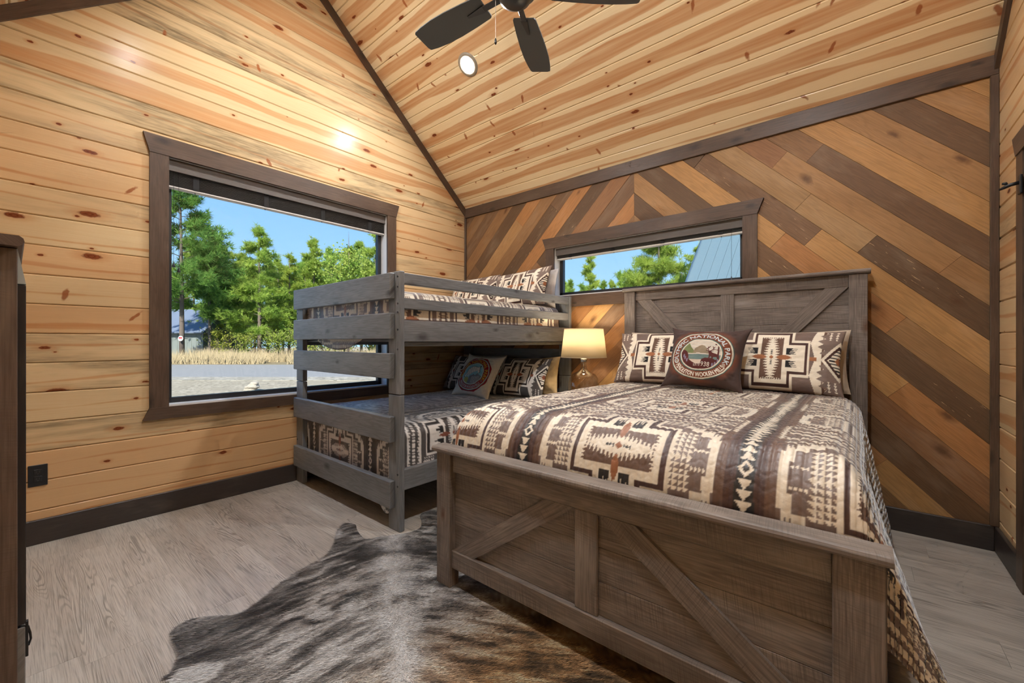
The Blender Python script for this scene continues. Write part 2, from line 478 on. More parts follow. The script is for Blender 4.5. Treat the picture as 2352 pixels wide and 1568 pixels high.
ML = frame_mat((WL - BT, 0, 0), (0, 1, 0), (0, 0, 1))       # u = y
MBK = frame_mat((0, WB + BT, 0), (1, 0, 0), (0, 0, 1))      # u = x
MR = frame_mat((WR + BT, 0, 0), (0, -1, 0), (0, 0, 1))      # u = -y
GAB = [(WF, 0), (WB, 0), (WB, zc(WB)), (YR, ZR), (WF, zc(WF))]
GABR = [(-u, v) for u, v in GAB][::-1]
# openings
W1 = (0.697, 2.492, 0.742, 2.515)          # left window: y0 y1 z0 z1
W2 = (-2.43, -0.667, 1.662, 2.176)         # back window: x0 x1 z0 z1
D1 = (1.20, 3.06, 0.0, 2.112)              # right door: y0 y1 z0 z1

def sheath(name, poly, M, hole=None, th=0.14):
    big = ccw(poly)
    polys = minus_rect(big, hole) if hole else [big]
    V, Fc = prism([ccw(p) for p in polys], -th, 0.0)
    return tag(obj(name, V, Fc, M_SHEATH, None, M), kind='structure')
GABX = [(WF - .14, -.1), (WB + .16, -.1), (WB + .16, zc(WB) + .1), (YR, ZR + .25), (WF - .14, zc(WF) + .1)]
wall_left = sheath('wall_left', GABX, ML, W1)
wall_right = sheath('wall_right', [(-u, v) for u, v in GABX][::-1], MR, (-D1[1], -D1[0], -0.1, D1[3]))
wall_back = sheath('wall_back', [(WL - .02, -.1), (WR + .02, -.1), (WR + .02, ZE + .1), (WL - .02, ZE + .1)], MBK, W2)
MF = frame_mat((0, WF, 0), (-1, 0, 0), (0, 0, 1))
V, Fc = prism([[(-WR - .02, -.1), (-WL + .02, -.1), (-WL + .02, ZE + .1), (-WR - .02, ZE + .1)]], -.14, 0)
wall_front = tag(obj('wall_front', V, Fc, M_WALL, None, MF, color=(0.4, 0.2, 0.2, 1)), kind='structure')

# left wall boards, bottom row first: tone, blue-stain, heartwood
PITCH = 0.1755; Z0 = 0.195
ltone = {-1: (.95, 0, .2), 0: (.85, .0, .1), 1: (.95, .05, .1), 2: (.35, .75, .1), 3: (.25, .1, .1), 4: (.25, .75, .2), 5: (.25, .65, .1), 6: (.9, .1, .35), 7: (.25, .05, .1),
         8: (.85, .1, .3), 9: (.15, .05, .1), 10: (.3, .5, .1), 11: (.75, .1, .2), 12: (.7, .1, .35), 13: (.35, .45, .1), 14: (.15, .8, .2), 15: (.2, .15, .9), 16: (.1, .15, .5),
         17: (.1, .1, .2), 18: (.1, .95, .2), 19: (.15, .8, .1), 20: (.1, .3, .5), 21: (.2, .1, 1.0), 22: (.1, .4, .3), 23: (.2, .2, .6), 24: (.2, .2, .4)}
def rows(wall, M, conv, u0, u1, hole, tones, pitch=PITCH, z0=Z0, mat=M_WALL):
    k = -2
    while z0 + k * pitch < 4.6:
        a, b = z0 + k * pitch, z0 + (k + 1) * pitch
        p = clip_convex([(u0, a), (u1, a), (u1, b), (u0, b)], ccw(conv))
        if len(p) > 2 and area(p) > 1e-3:
            ps = minus_rect(p, hole) if hole else [p]
            t = tones.get(k) or (random.random(), random.random() ** 2 * .7, random.random() ** 2)
            if ps: board(ps, M, (a + b) / 2, pitch, mat, wall, (t[0], t[1], t[2], 1))
        k += 1
rows(wall_left, ML, GAB, WF, WB, W1, ltone)
rtone = {k: (random.uniform(.35, .95), random.choice([0, .1, .45]), random.choice([.1, .2, .6])) for k in range(-2, 26)}
rows(wall_right, MR, GABR, -WB, -WF, (-D1[1], -D1[0], -0.1, D1[3]), rtone, pitch=0.1785, z0=0.177)

# ceiling: two slopes of boards
CS = math.sqrt(1 + SL * SL)
slope_len = (3.61 - YR) * CS
MC1 = frame_mat((0, 3.61, ZE), (1, 0, 0), (0, -1 / CS, SL / CS))
MC2 = frame_mat((0, 2 * YR - 3.61, ZE), (-1, 0, 0), (0, 1 / CS, SL / CS))
mb = MB()
for M, s in ((MC1, 1), (MC2, -1)):
    x0, x1 = (WL - .16, WR + .16) if s == 1 else (-WR - .16, -WL + .16)
    V, Fc = prism([[(x0, -.35), (x1, -.35), (x1, slope_len + .06), (x0, slope_len + .06)]], -.2, -BT)
    mb.add([M @ Vector(v) for v in V], Fc)
ceiling = tag(mb.build('ceiling', M_SHEATH), kind='structure')
tones_c = [(.1, 0, .25), (.35, 0, .75), (.25, 0, .8), (.3, 0, .85), (.55, 0, 1.0), (.25, 0, .9), (.2, 0, .7), (.2, 0, .6), (.5, 0, .95), (.25, 0, .75), (.2, 0, .65), (.4, 0, .8), (.3, 0, .55), (.3, 0, .7), (.35, 0, .8), (.3, 0, .9), (.3, 0, .7)]
for M, s in ((MC1, 1), (MC2, -1)):
    x0, x1 = (WL - .01, WR + .01) if s == 1 else (-WR - .01, -WL + .01)
    cp = 0.1735; k = 0; a = -0.0435
    while a < slope_len:
        b = min(a + cp, slope_len)
        t = tones_c[k % len(tones_c)]
        lo = max(a, 0.0)
        board([[(x0, lo), (x1, lo), (x1, b), (x0, b)]], M @ Matrix.Translation((0, 0, -BT)), (a + a + cp) / 2, cp, M_CEIL, ceiling, (t[0], t[1], t[2], 1))
        a += cp; k += 1

# chevron boards on the back wall
APX, APZ, AP = -1.556, 2.748, 0.2
WALLP = [(WL, 0.0), (WR, 0.0), (WR, 2.80), (WL, 2.80)]
DK = (0.150, 0.090, 0.052, 1); DB = (0.185, 0.107, 0.060, 1); MD = (0.27, 0.150, 0.072, 1); TN = (0.375, 0.215, 0.098, 1)
LG = (0.50, 0.285, 0.118, 1); OR = (0.42, 0.205, 0.082, 1); RB = (0.31, 0.160, 0.078, 1); OL = (0.36, 0.225, 0.110, 1)
# per strip: list of (x at which the piece starts, tone, flaked)
RS = {-12: [(-9, TN, 0)], -11: [(-9, LG, 0)], -10: [(-9, TN, 0)], -9: [(-9, DK, 0)], -8: [(-9, TN, 0)], -7: [(-9, LG, 0)], -6: [(-9, MD, 0), (-.23, DB, 0)], -5: [(-9, RB, 0), (-.44, TN, 0), (.43, TN, 0)],
      -4: [(-9, OL, 0), (-.30, OL, 0), (.05, DK, 1)], -3: [(-9, DK, 0), (-.99, DB, 1), (-.24, LG, 0)], -2: [(-9, LG, 0), (-.45, OR, 0), (.19, TN, 0)], -1: [(-9, DK, 0), (-.75, DB, 1), (-.1, DK, 1)],
      0: [(-9, TN, 0), (-.7, LG, 0), (.2, OR, 0)], 1: [(-9, DK, 0), (-.5, RB, 0)], 2: [(-9, TN, 0), (-.2, DB, 0)], 3: [(-9, OR, 0), (.1, LG, 0)], 4: [(-9, MD, 0), (.2, DB, 0)], 5: [(-9, TN, 0)]}
LS = {-12: [(-9, TN, 0)], -11: [(-9, DK, 0)], -10: [(-9, MD, 0)], -9: [(-9, DB, 0)], -8: [(-9, MD, 0)], -7: [(-9, DB, 0), (-3.53, DK, 0)], -6: [(-9, TN, 0), (-2.89, OR, 0)], -5: [(-9, MD, 0)], -4: [(-9, DK, 1), (-2.42, DB, 0)],
      -3: [(-9, OR, 0)], -2: [(-9, RB, 0), (-2.6, DK, 1)], -1: [(-9, OL, 0), (-2.2, RB, 0)], 0: [(-9, DB, 0)], 1: [(-9, OR, 0)], 2: [(-9, MD, 0)], 3: [(-9, OR, 0)], 4: [(-9, LG, 0)], 5: [(-9, DB, 0)], 6: [(-9, OR, 0)], 7: [(-9, RB, 0)], 8: [(-9, LG, 0)], 9: [(-9, TN, 0)], 10: [(-9, DB, 0)]}
q2 = math.sqrt(0.5)
for side, tabs in ((1, RS), (-1, LS)):
    for k in range(-14, 15):
        zt = APZ - AP * k; zb = zt - AP
        pieces = tabs.get(k) or [(-9, random.choice([TN, OR, MD, DB, LG, OL]), 0)]
        for i, (xs_, tone, fl) in enumerate(pieces):
            xe = pieces[i + 1][0] if i + 1 < len(pieces) else 9
            # board-local axes: d along the board, e across it
            d = Vector((q2, -q2)) if side == 1 else Vector((q2, q2))
            e_ = Vector((q2, q2)) if side == 1 else Vector((-q2, q2))
            def toM(p): return ((Vector(p) - Vector((APX, zt))).dot(d), (Vector(p) - Vector((APX, zt))).dot(e_))
            full = [(APX, zb), (APX + side * 8, zb - 8), (APX + side * 8, zt - 8), (APX, zt)]
            # square butt joints: cut across the board
            poly = ccw(full)
            def cutline(x): # centre point of the strip at that x
                zm = (zt + zb) / 2 - abs(x - APX); return x * d[0] + zm * d[1]
            if abs(xs_) < 8: poly = clip(poly, -d[0], -d[1], -cutline(xs_) - 0.0008)
            if abs(xe) < 8 and len(poly) > 2: poly = clip(poly, d[0], d[1], cutline(xe) - 0.0008)
            poly = clip_convex(poly, WALLP) if len(poly) > 2 else []
            if len(poly) < 3: continue
            ps = minus_rect(poly, W2)
            if not ps: continue
            lp = [[toM(p) for p in q] for q in ps]
            O = Vector((APX, WB + BT, zt))
            M = frame_mat(O, (d[0], 0, d[1]), (e_[0], 0, e_[1]))
            w = AP * q2
            jit = random.uniform(.92, 1.12); tone = (tone[0] * 1.04, tone[1] * 1.0, tone[2] * .90, 1)
            board(lp, M, -w / 2, w, M_CHEVF if fl else M_CHEV, wall_back, (tone[0] * jit, tone[1] * jit, tone[2] * jit, 1), t=BT + random.uniform(-.0015, .0015), ch=0.0012, gap=.0004)

# floor planks
def floor_mat():
    g = NG('floor_plank')
    xs, ys, y, seed, oi, C = g.wood()
    base = g.mix(oi.outputs['Random'], (0.55, 0.505, 0.445), (0.455, 0.41, 0.355))
    f1 = g.noise(g.vec(g.m('MULTIPLY', xs, 0.55), g.m('MULTIPLY', ys, 9.0), 0), 1.0, 2.0, 0.5, 0.25)
    ring = g.rng(g.m('SINE', g.m('MULTIPLY', f1, 210.0)), 0.0, 1.0, 0, 1)
    zone = g.rng(g.noise(g.vec(g.m('MULTIPLY', xs, 1.4), g.m('MULTIPLY', ys, 7.0), 4.0), 1.0, 2.0), 0.42, 0.62)
    fine = g.noise(g.vec(g.m('MULTIPLY', xs, 6.0), g.m('MULTIPLY', ys, 230.0), 0), 1.0, 3.0, 0.6)
    pt = g.noise(g.vec(g.m('MULTIPLY', xs, 1.6), g.m('MULTIPLY', ys, 10.0), 3.0), 1.0, 3.0, 0.6)
    dark = (0.135, 0.112, 0.092)
    col = g.mix(g.m('MULTIPLY', g.m('MULTIPLY', ring, zone), 0.6), base, dark)
    col = g.mix(g.rng(fine, 0.45, 0.72, 0, 0.6), col, dark)
    col = g.mix(g.rng(pt, 0.5, 0.8, 0, 0.4), col, dark)
    col = g.mix(g.rng(pt, 0.45, 0.2, 0, 0.4), col, (0.66, 0.62, 0.56))
    nor = g.bump(g.m('ADD', fine, g.m('MULTIPLY', ring, 0.5)), 0.2, 0.002)
    return g.done(g.bsdf(col, 0.36, 0.45, nor))
M_FLOOR = floor_mat()
V, Fc = cbox(WL - .02, WR + .02, WF - .02, WB + .02, -.2, -.006)
floor = tag(obj('floor', V, Fc, M_SHEATH), kind='structure')
pw = 0.181; y = WF; r = 0
while y < WB:
    y1 = min(y + pw, WB + .01)
    x = WL - random.uniform(0.1, 1.2)
    while x < WR:
        xa, xb = max(x, WL), min(x + 1.22, WR)
        if xb - xa > 0.03:
            V, Fc = prism([[(xa - (xa + xb) / 2 + .0004, -(y1 - y) / 2), ((xb - xa) / 2 - .0004, -(y1 - y) / 2), ((xb - xa) / 2 - .0004, (y1 - y) / 2), (-(xb - xa) / 2 + .0004, (y1 - y) / 2)]], -.006, 0, .0009, -(y1 - y) / 2, (y1 - y) / 2)
            obj('floor_plank', V, Fc, M_FLOOR, floor, Matrix.Translation(((xa + xb) / 2, (y + y1) / 2, 0)))
        x += 1.22
    y += pw

# baseboards
def struct(o): return tag(o, kind='structure')
BH = 0.144
struct(wbox('baseboard_left', WL, WL + .018, WF, WB, 0, BH, M_BASE, grain=1, c=.004))
struct(wbox('baseboard_back', WL + .018, WR - .018, WB - .018, WB, 0, BH, M_BASE, grain=0, c=.004))
struct(wbox('baseboard_right', WR - .018, WR, D1[1] + .105, WB, 0, BH, M_BASE, grain=1, c=.004))
# trims: crown on the back wall, rakes on the gables, corner strips
struct(wbox('trim_1', WL, WR, WB - .02, WB, 2.722, 2.838, M_TRIM, grain=0))
def rake(name, M, u_a, z_a, u_b, z_b, dv=0.09):
    du, dz = u_b - u_a, z_b - z_a; L = math.hypot(du, dz)
    d = Vector((du / L, dz / L)); e_ = Vector((-d[1], d[0])); 
    if e_[1] > 0: pass
    w = dv * abs(d[0])
    poly = [(0, 0), (L, 0), (L + w * d[1] / abs(d[0]) * (1 if d[0] > 0 else -1) * 0, -w), (0, -w)] if d[0] > 0 else [(0, 0), (L, 0), (L, w), (0, w)]
    # ends cut plumb
    lo = Vector((0, -1))
    P = [Vector((u_a, z_a)), Vector((u_b, z_b)), Vector((u_b, z_b - dv)), Vector((u_a, z_a - dv))]
    pl = [((p - P[0]).dot(d), (p - P[0]).dot(e_)) for p in P]
    V, Fc = prism([ccw(pl)], 0, .02)
    X = M.to_3x3() @ Vector((d[0], d[1], 0)); Y = M.to_3x3() @ Vector((e_[0], e_[1], 0))
    O = M @ Vector((u_a, z_a, BT))
    return struct(obj(name, V, Fc, M_TRIM, None, frame_mat(O, X, Y)))
rake('trim_2', ML, YR, ZR, WB, zc(WB))
rake('trim_3', ML, WF, zc(WF), YR, ZR)
rake('trim_4', MR, -WB, zc(WB), -YR, ZR)
rake('trim_5', MR, -YR, ZR, -WF, zc(WF))
struct(wbox('trim_6', WL, WL + .022, WB - .024, WB, BH, 2.722, M_TRIM, grain=2))
struct(wbox('trim_7', WR - .035, WR, WB - .022, WB, BH, 2.722, M_TRIM, grain=2))

# ------------------------------------------------------------------ windows
def flat_board(name, pts, M, w0, w1, mat, parent, along=(1, 0)):
    """a board cut to the outline pts (wall coordinates), grain along 'along'"""
    d = Vector(along).normalized(); e_ = Vector((-d[1], d[0]))
    c = Vector((sum(p[0] for p in pts) / len(pts), sum(p[1] for p in pts) / len(pts)))
    lp = ccw([((Vector(p) - c).dot(d), (Vector(p) - c).dot(e_)) for p in pts])
    V, Fc = prism([lp], w0, w1)
    X = M.to_3x3() @ Vector((d[0], d[1], 0)); Y = M.to_3x3() @ Vector((e_[0], e_[1], 0))
    return obj(name, V, Fc, mat, parent, frame_mat(M @ Vector((c[0], c[1], 0)), X, Y))
def window(name, M, u0, u1, v0, v1, cw, head, foot, flare, foot_flare, sign_flip=False):
    root = empty(name, M @ Vector(((u0 + u1) / 2, v0, 0))); struct(root)
    f = BT; g_ = .02
    flat_board('casing', [(u0 - cw, v0), (u0 + .0125, v0), (u0 + .0125, v1), (u0 - cw, v1)], M, f, f + g_, M_TRIM, root, (0, 1))
    flat_board('casing', [(u1 - .0125, v0), (u1 + cw, v0), (u1 + cw, v1), (u1 - .0125, v1)], M, f, f + g_, M_TRIM, root, (0, 1))
    flat_board('casing', [(u0 - cw, v1 - .0125), (u1 + cw, v1 - .0125), (u1 + cw + flare, v1 + head), (u0 - cw - flare, v1 + head)], M, f, f + g_ + .004, M_TRIM, root)
    flat_board('casing', [(u0 - cw, v0), (u1 + cw, v0), (u1 + cw + foot_flare, v0 - foot), (u0 - cw - foot_flare, v0 - foot)], M, f, f + g_ + .002, M_TRIM, root)
    # jamb lining
    D = .125; t = .012
    for a, b, c_, d_ in ((u0, u0 + t, v0, v1), (u1 - t, u1, v0, v1), (u0, u1, v1 - t, v1), (u0, u1, v0, v0 + t)):
        V, Fc = cbox(a, b, c_, d_, -D, f - .001); obj('jamb', V, Fc, M_JAMB, root, M)
    # sash frame and pane
    s = .038
    m = MB()
    for a, b, c_, d_ in ((u0 + t, u0 + t + s, v0 + t, v1 - t), (u1 - t - s, u1 - t, v0 + t, v1 - t), (u0 + t, u1 - t, v1 - t - s, v1 - t), (u0 + t, u1 - t, v0 + t, v0 + t + s)):
        m.box(a, b, c_, d_, -D, -D + .045, .003)
    m.build('sash_frame', M_FRAME, root, M=M)
    V, Fc = cbox(u0 + t + s * .6, u1 - t - s * .6, v0 + t + s * .6, v1 - t - s * .6, -D + .018, -D + .022)
    obj('pane', V, Fc, M_GLASS, root, M)
    return root
window('window_1', ML, W1[0], W1[1], W1[2], W1[3], .092, .113, .082, .034, .036)
window('window_2', MBK, W2[0], W2[1], W2[2], W2[3], .088, .098, .112, .042, .0)

def blind(name, M, u0, u1, vt, hv, hs, ns, label, cords):
    root = empty(name, M @ Vector(((u0 + u1) / 2, vt - hv, -.03)), label, 'blind')
    V, Fc = cbox(u0, u1, vt - hv, vt - .004, -.012, .0, .002); obj('valance', V, Fc, M_BLIND, root, M)
    V, Fc = cbox(u0, u1, vt - .05, vt - .004, -.07, -.02, .002); obj('head_rail', V, Fc, M_SLAT, root, M)
    p = hs / ns
    V, Fc = cbox(-(u1 - u0) / 2, (u1 - u0) / 2, -.0011, .0011, -.025, .025, .0008)
    sl = mesh('slat', V, Fc, M_SLAT)
    for i in range(ns):
        z = vt - hv + .012 - p * (i + .5)
        o = bpy.data.objects.new('slat', sl)
        place(o, M @ Matrix.Translation(((u0 + u1) / 2, z, -.045 + random.uniform(-.002, .002))), root)
    zb = vt - hv + .012 - hs
    V, Fc = cbox(u0, u1, zb - .014, zb, -.071, -.019, .004); obj('bottom_rail', V, Fc, M_RAIL, root, M)
    n = 4
    for i in range(n):
        u = u0 + (u1 - u0) * (i + .35) / (n - .3)
        V, Fc = cbox(u - .018, u + .018, zb - .002, vt - hv + .02, -.0185, -.0175); obj('ladder_tape', V, Fc, M_TAPE, root, M)
        b = MB(); b.cyl((0, 0, 0), .005, .008, 10); b.build('cord_button', M_BLACKP, root, M=M @ Matrix.Translation((u, zb - .018, -.045)) @ Matrix.Rotation(-PI / 2, 4, 'X'))
    for u, zb_ in cords:
        m = MB(); m.tube([(u, vt - .04, -.014), (u, zb_ + .03, -.014)], .0012, 5); co = m.build('lift_cord', M_BLACKP, root, M=M)
        # bell-shaped tassel
        prof = [(.0, .034), (.004, .033), (.005, .022), (.009, .012), (.011, .004), (.009, .0), (.0, .0)]
        m = MB(); m.lathe(prof, n=12)
        m.build('tassel', M_BLACKP, co, smooth=True, M=M @ Matrix.Translation((u, zb_, -.014)) @ Matrix.Rotation(-PI / 2, 4, 'X'))
    return root
blind('window_blind', ML, W1[0] + .014, W1[1] - .014, W1[3] - .012, .085, .112, 18, 'dark slatted blind drawn up at the top of the large window', [(.745, 1.735), (.775, 1.70)])
blind('window_blind', MBK, W2[0] + .014, W2[1] - .014, W2[3] - .012, .075, .040, 7, 'dark slatted blind drawn up at the top of the narrow window above the headboard', [(-.765, 1.68)])

# ------------------------------------------------------------------ panelled double door in the right wall
door = struct(empty('door_1', (WR, 2.13, 0)))
hy = 3.165 - 3.06
flat_board('casing', [(-D1[1] - hy, 0), (-D1[1], 0), (-D1[1], D1[3]), (-D1[1] - hy, D1[3])], MR, BT, BT + .02, M_TRIM, door, (0, 1))
flat_board('casing', [(-D1[0], 0), (-D1[0] + hy, 0), (-D1[0] + hy, D1[3]), (-D1[0], D1[3])], MR, BT, BT + .02, M_TRIM, door, (0, 1))
flat_board('casing', [(-D1[1] - hy, D1[3]), (-D1[0] + hy, D1[3]), (-D1[0] + hy + .05, D1[3] + .10), (-D1[1] - hy - .05, D1[3] + .10)], MR, BT, BT + .024, M_TRIM, door)
m = MB(); m.box(-D1[1], -D1[1] + .02, 0, D1[3], -.12, BT); m.box(-D1[0] - .02, -D1[0], 0, D1[3], -.12, BT); m.box(-D1[1], -D1[0], D1[3] - .02, D1[3], -.12, BT)
m.build('jamb', M_FRAME, door, M=MR)
M_DOOR = stained('door_stain', 0.45, 0.4, knots=0.0, use_col=(.030, .030, .033), patch=.25, fine_amt=.3)
for a, b in ((-D1[1] + .023, -2.132), (-2.128, -D1[0] - .023)):          # a pair of dark panelled leaves
    for u0, u1 in ((a, a + .11), (b - .11, b)): flat_board('stile', [(u0, .01), (u1, .01), (u1, D1[3] - .023), (u0, D1[3] - .023)], MR, -.075, -.035, M_DOOR, door, (0, 1))
    for v0, v1 in ((.01, .22), (.98, 1.12), (D1[3] - .14, D1[3] - .023)): flat_board('rail', [(a + .11, v0), (b - .11, v0), (b - .11, v1), (a + .11, v1)], MR, -.075, -.036, M_DOOR, door)
    for v0, v1 in ((.22, .98), (1.12, D1[3] - .14)): flat_board('panel', [(a + .11, v0), (b - .11, v0), (b - .11, v1), (a + .11, v1)], MR, -.065, -.047, M_DOOR, door, (0, 1))
V, Fc = cbox(-D1[1] + .02, -D1[0] - .02, 0, D1[3] - .02, -.14, -.08); obj('backing', V, Fc, M_DOOR, door, MR)
# black metal hook beside the door casing
hk = empty('door_hook', (WR - .022, 3.06, 1.94), 'black metal hook on the door casing at the right edge', 'hook')
m = MB(); m.box(WR - .032, WR - .0215, 3.04, 3.08, 1.90, 1.99, .003); m.build('back_plate', M_BLACK, hk)
m = MB(); m.tube([(WR - .03, 3.06, 1.955), (WR - .055, 3.065, 1.952), (WR - .075, 3.075, 1.945), (WR - .088, 3.085, 1.94)], [.009, .008, .008, .005], 8)
m.tube([(WR - .06, 3.066, 1.95), (WR - .07, 3.07, 1.962), (WR - .08, 3.075, 1.965)], [.007, .008, .006], 8)
m.build('arm', M_BLACK, hk, smooth=True)

# ------------------------------------------------------------------ outlet
ot = empty('wall_outlet', (WL, .1, .405), 'black power outlet plate low on the left pine wall', 'outlet')
V, Fc = cbox(.062, .14, .342, .468, BT, BT + .006, .002); obj('cover_plate', V, Fc, M_BLACKP, ot, ML)
for zz in (.385, .425):
    m = MB(); m.box(.085, .117, zz - .016, zz + .016, BT + .006, BT + .0085, .001)
    s_ = m.build('socket', M_BLACKP, ot, M=ML)
    m = MB(); m.box(.094, .0965, zz - .004, zz + .007, BT + .0085, BT + .0092); m.box(.1055, .108, zz - .004, zz + .007, BT + .0085, BT + .0092)
    m.cyl((.101, zz - .010, BT + .0085), .003, .0007, 8)
    m.build('slot', plain('socket_slot', (.05, .05, .05), .5) if zz < .4 else bpy.data.materials['socket_slot'], s_, M=ML)

# ------------------------------------------------------------------ recessed lights
def emis(name, col, st):
    g = NG(name); e_ = g.n('ShaderNodeEmission'); g.put(e_.inputs[0], col); g.put(e_.inputs[1], st); return g.done(e_.outputs[0])
M_LENS = emis('lamp_lens', (0.95, 0.975, 1.0), CAN_STRENGTH)
M_RING = plain('light_trim_ring', (0.30, 0.255, 0.19), 0.45)
def can(x, yw, label):
    M = (MC1 if yw > YR else MC2)
    v = (3.61 - yw) * CS if yw > YR else (yw - (2 * YR - 3.61)) * CS
    u = x if yw > YR else -x
    T = M @ Matrix.Translation((u, v, 0))
    root = bpy.data.objects.new('recessed_light', None); place(root, T); tag(root, label, 'ceiling light', 'recessed ceiling lights')
    m = MB(); m.lathe([(.060, .001), (.064, .009), (.090, .011), (.099, .0)], n=32); m.build('trim_ring', M_RING, root, True, M=T)
    m = MB(); m.cyl((0, 0, .0), .062, .003, 32); m.build('lens', M_LENS, root, M=T)
can(-2.68, 2.61, 'round recessed light glowing in the sloped ceiling left of the fan blades')
can(-2.62, .636, 'round recessed light in the near ceiling slope over the left side')
can(-.46, 2.61, 'round recessed light in the far ceiling slope over the queen bed')
can(-.46, .636, 'round recessed light in the near ceiling slope over the right side')

# ------------------------------------------------------------------ ceiling fan
M_FAN = plain('fan_blade_charcoal', (0.085, 0.094, 0.098), 0.45, 0.4)
M_FANM = plain('fan_metal', (0.040, 0.042, 0.045), 0.32, 0.6, metal=0.3)
hub = Vector(FW * 2.13 + RT * .016); FZ = 2.985
fan = empty('ceiling_fan', (hub.x, hub.y, FZ), 'charcoal five-blade ceiling fan with pull chain hanging from the ridge', 'ceiling fan')
T = Matrix.Translation((hub.x, hub.y, 0))
m = MB(); m.lathe([(.0, FZ - .055), (.05, FZ - .053), (.08, FZ - .035), (.085, FZ), (.115, FZ + .01), (.125, FZ + .05), (.12, FZ + .10), (.08, FZ + .13), (.03, FZ + .14), (.0, FZ + .14)], n=32)
m.build('motor_housing', M_FANM, fan, True, M=T)
m = MB(); m.cyl((0, 0, FZ + .13), .013, ZR - FZ - .20, 12); m.build('down_rod', M_FANM, fan, True, M=T)
m = MB(); m.lathe([(.0, ZR - .18), (.03, ZR - .18), (.06, ZR - .12), (.07, ZR - .03), (.0, ZR - .03)], n=24); m.build('canopy', M_FANM, fan, True, M=T)
# blade outline: narrow at the root, widest past the middle, slightly slanted tip
outl = [(u_, v_ * 1.16) for u_, v_ in [(.19, .052), (.20, .058), (.30, .066), (.42, .072), (.52, .072), (.60, .066), (.655, .058), (.664, .050), (.660, -.040), (.652, -.056), (.60, -.064), (.52, -.070), (.42, -.070), (.30, -.064), (.20, -.056), (.19, -.050)]]
Vb, Fb = prism([ccw(outl)], -.003, .003)
bl = mesh('blade', Vb, Fb, M_FAN)
mi = MB(); mi.box(.09, .20, -.016, .016, -.012, -.004, .002)
mi.add([(.20, -.019, -.012), (.20, .019, -.012), (.31, .006, -.008), (.31, -.006, -.008), (.20, -.019, -.003), (.20, .019, -.003), (.31, .006, -.003), (.31, -.006, -.003)], [(0, 3, 2, 1), (4, 5, 6, 7), (0, 1, 5, 4), (1, 2, 6, 5), (2, 3, 7, 6), (3, 0, 4, 7)])
ir = mesh('blade_iron', mi.v, mi.f, M_FANM)
a0 = math.radians(74.5)
for i in range(5):
    a = a0 + i * 2 * PI / 5 + YAW
    R_ = T @ Matrix.Translation((0, 0, FZ + .012)) @ Matrix.Rotation(a, 4, 'Z') @ Matrix.Rotation(math.radians(11), 4, 'X')
    b = bpy.data.objects.new('blade', bl); place(b, R_, fan)
    k = bpy.data.objects.new('blade_iron', ir); place(k, R_, b)
pc = hub + RT * -.10 + FW * .0
m = MB(); m.tube([(pc.x, pc.y, FZ), (pc.x, pc.y, FZ - .235)], .0013, 5); ch_ = m.build('pull_chain', plain('chain', (.28, .24, .19), .4, metal=.7), fan)
m = MB(); m.lathe([(.0, .03), (.003, .03), (.006, .018), (.0065, .008), (.004, .0), (.0, .0)], n=12); m.build('pull_knob', M_BLACK, ch_, True, M=Matrix.Translation((pc.x, pc.y, FZ - .263)))

# ------------------------------------------------------------------ cabinet at the left edge
cb = empty('cabinet', (-2.1, -.17, 0), 'tall dark wood-grain cabinet cut off by the left edge of the photo', 'cabinet')
cx1, cyf = -1.60, .010
wbox('side_panel', cx1 - .02, cx1, WF + .005, cyf, 0, 1.43, M_CAB, cb, grain=2, c=.0015)
wbox('side_panel', -2.62, -2.60, WF + .005, cyf, 0, 1.43, M_CAB, cb, grain=2, c=.0015)
wbox('back_panel', -2.60, cx1 - .02, WF + .002, WF + .012, .02, 1.43, M_CAB, cb, grain=2, c=.0015)
V, Fc = [], []
m = MB(); prof = [(-.36, 0), (-.36, .026), (.014, .026), (.021, .020), (.023, .012), (.020, .005), (.012, 0)]
n_ = len(prof)
Vp = [(-.53, p[0], p[1]) for p in prof] + [(.53, p[0], p[1]) for p in prof]
Fp = [(i, (i + 1) % n_, n_ + (i + 1) % n_, n_ + i) for i in range(n_)] + [tuple(range(n_))[::-1], tuple(range(n_, 2 * n_))]
obj('top_cap', Vp, Fp, M_CAB, cb, Matrix.Translation((-2.1, cyf - .012, 1.432)))
# sloped fascia under the cap, tall black doors below, a grey drawer at the bottom
m = MB(); m.add([(cx1 - .0215, cyf, 1.432), (-2.6, cyf, 1.432), (-2.6, cyf + .014, 1.345), (cx1 - .0215, cyf + .014, 1.345), (cx1 - .0215, cyf - .01, 1.432), (-2.6, cyf - .01, 1.432), (-2.6, cyf - .01, 1.345), (cx1 - .0215, cyf - .01, 1.345)],
               [(0, 1, 2, 3), (7, 6, 5, 4), (0, 4, 5, 1), (1, 5, 6, 2), (2, 6, 7, 3), (3, 7, 4, 0)])
m.build('fascia', plain('fascia_window_lit', (.42, .45, .42), .5), cb)  # pale colour stands for window light caught by the sloped face
M_DARKD = stained('cabinet_door', 0.5, 0.35, knots=0, use_col=(.028, .026, .027), patch=.2, fine_amt=.3)
for a, b in ((-2.10, cx1 - .0215), (-2.598, -2.103)):
    wbox('cabinet_door', a, b, cyf - .006, cyf + .014, .485, 1.342, M_DARKD, cb, grain=2, c=.0015)
dw = wbox('drawer', -2.598, cx1 - .0215, cyf - .006, cyf + .013, .10, .478, stained('drawer_grey', .4, .5, knots=0, use_col=(.26, .25, .235), fine_amt=.5), cb, grain=0, c=.0015)
m = MB(); m.box(cx1 - .034, cx1 - .0225, cyf + .013, cyf + .018, .40, .49, .001); m.tube([(cx1 - .028, cyf + .017, .475), (cx1 - .028, cyf + .021, .455), (cx1 - .028, cyf + .022, .44), (cx1 - .028, cyf + .018, .425)], .0025, 6)
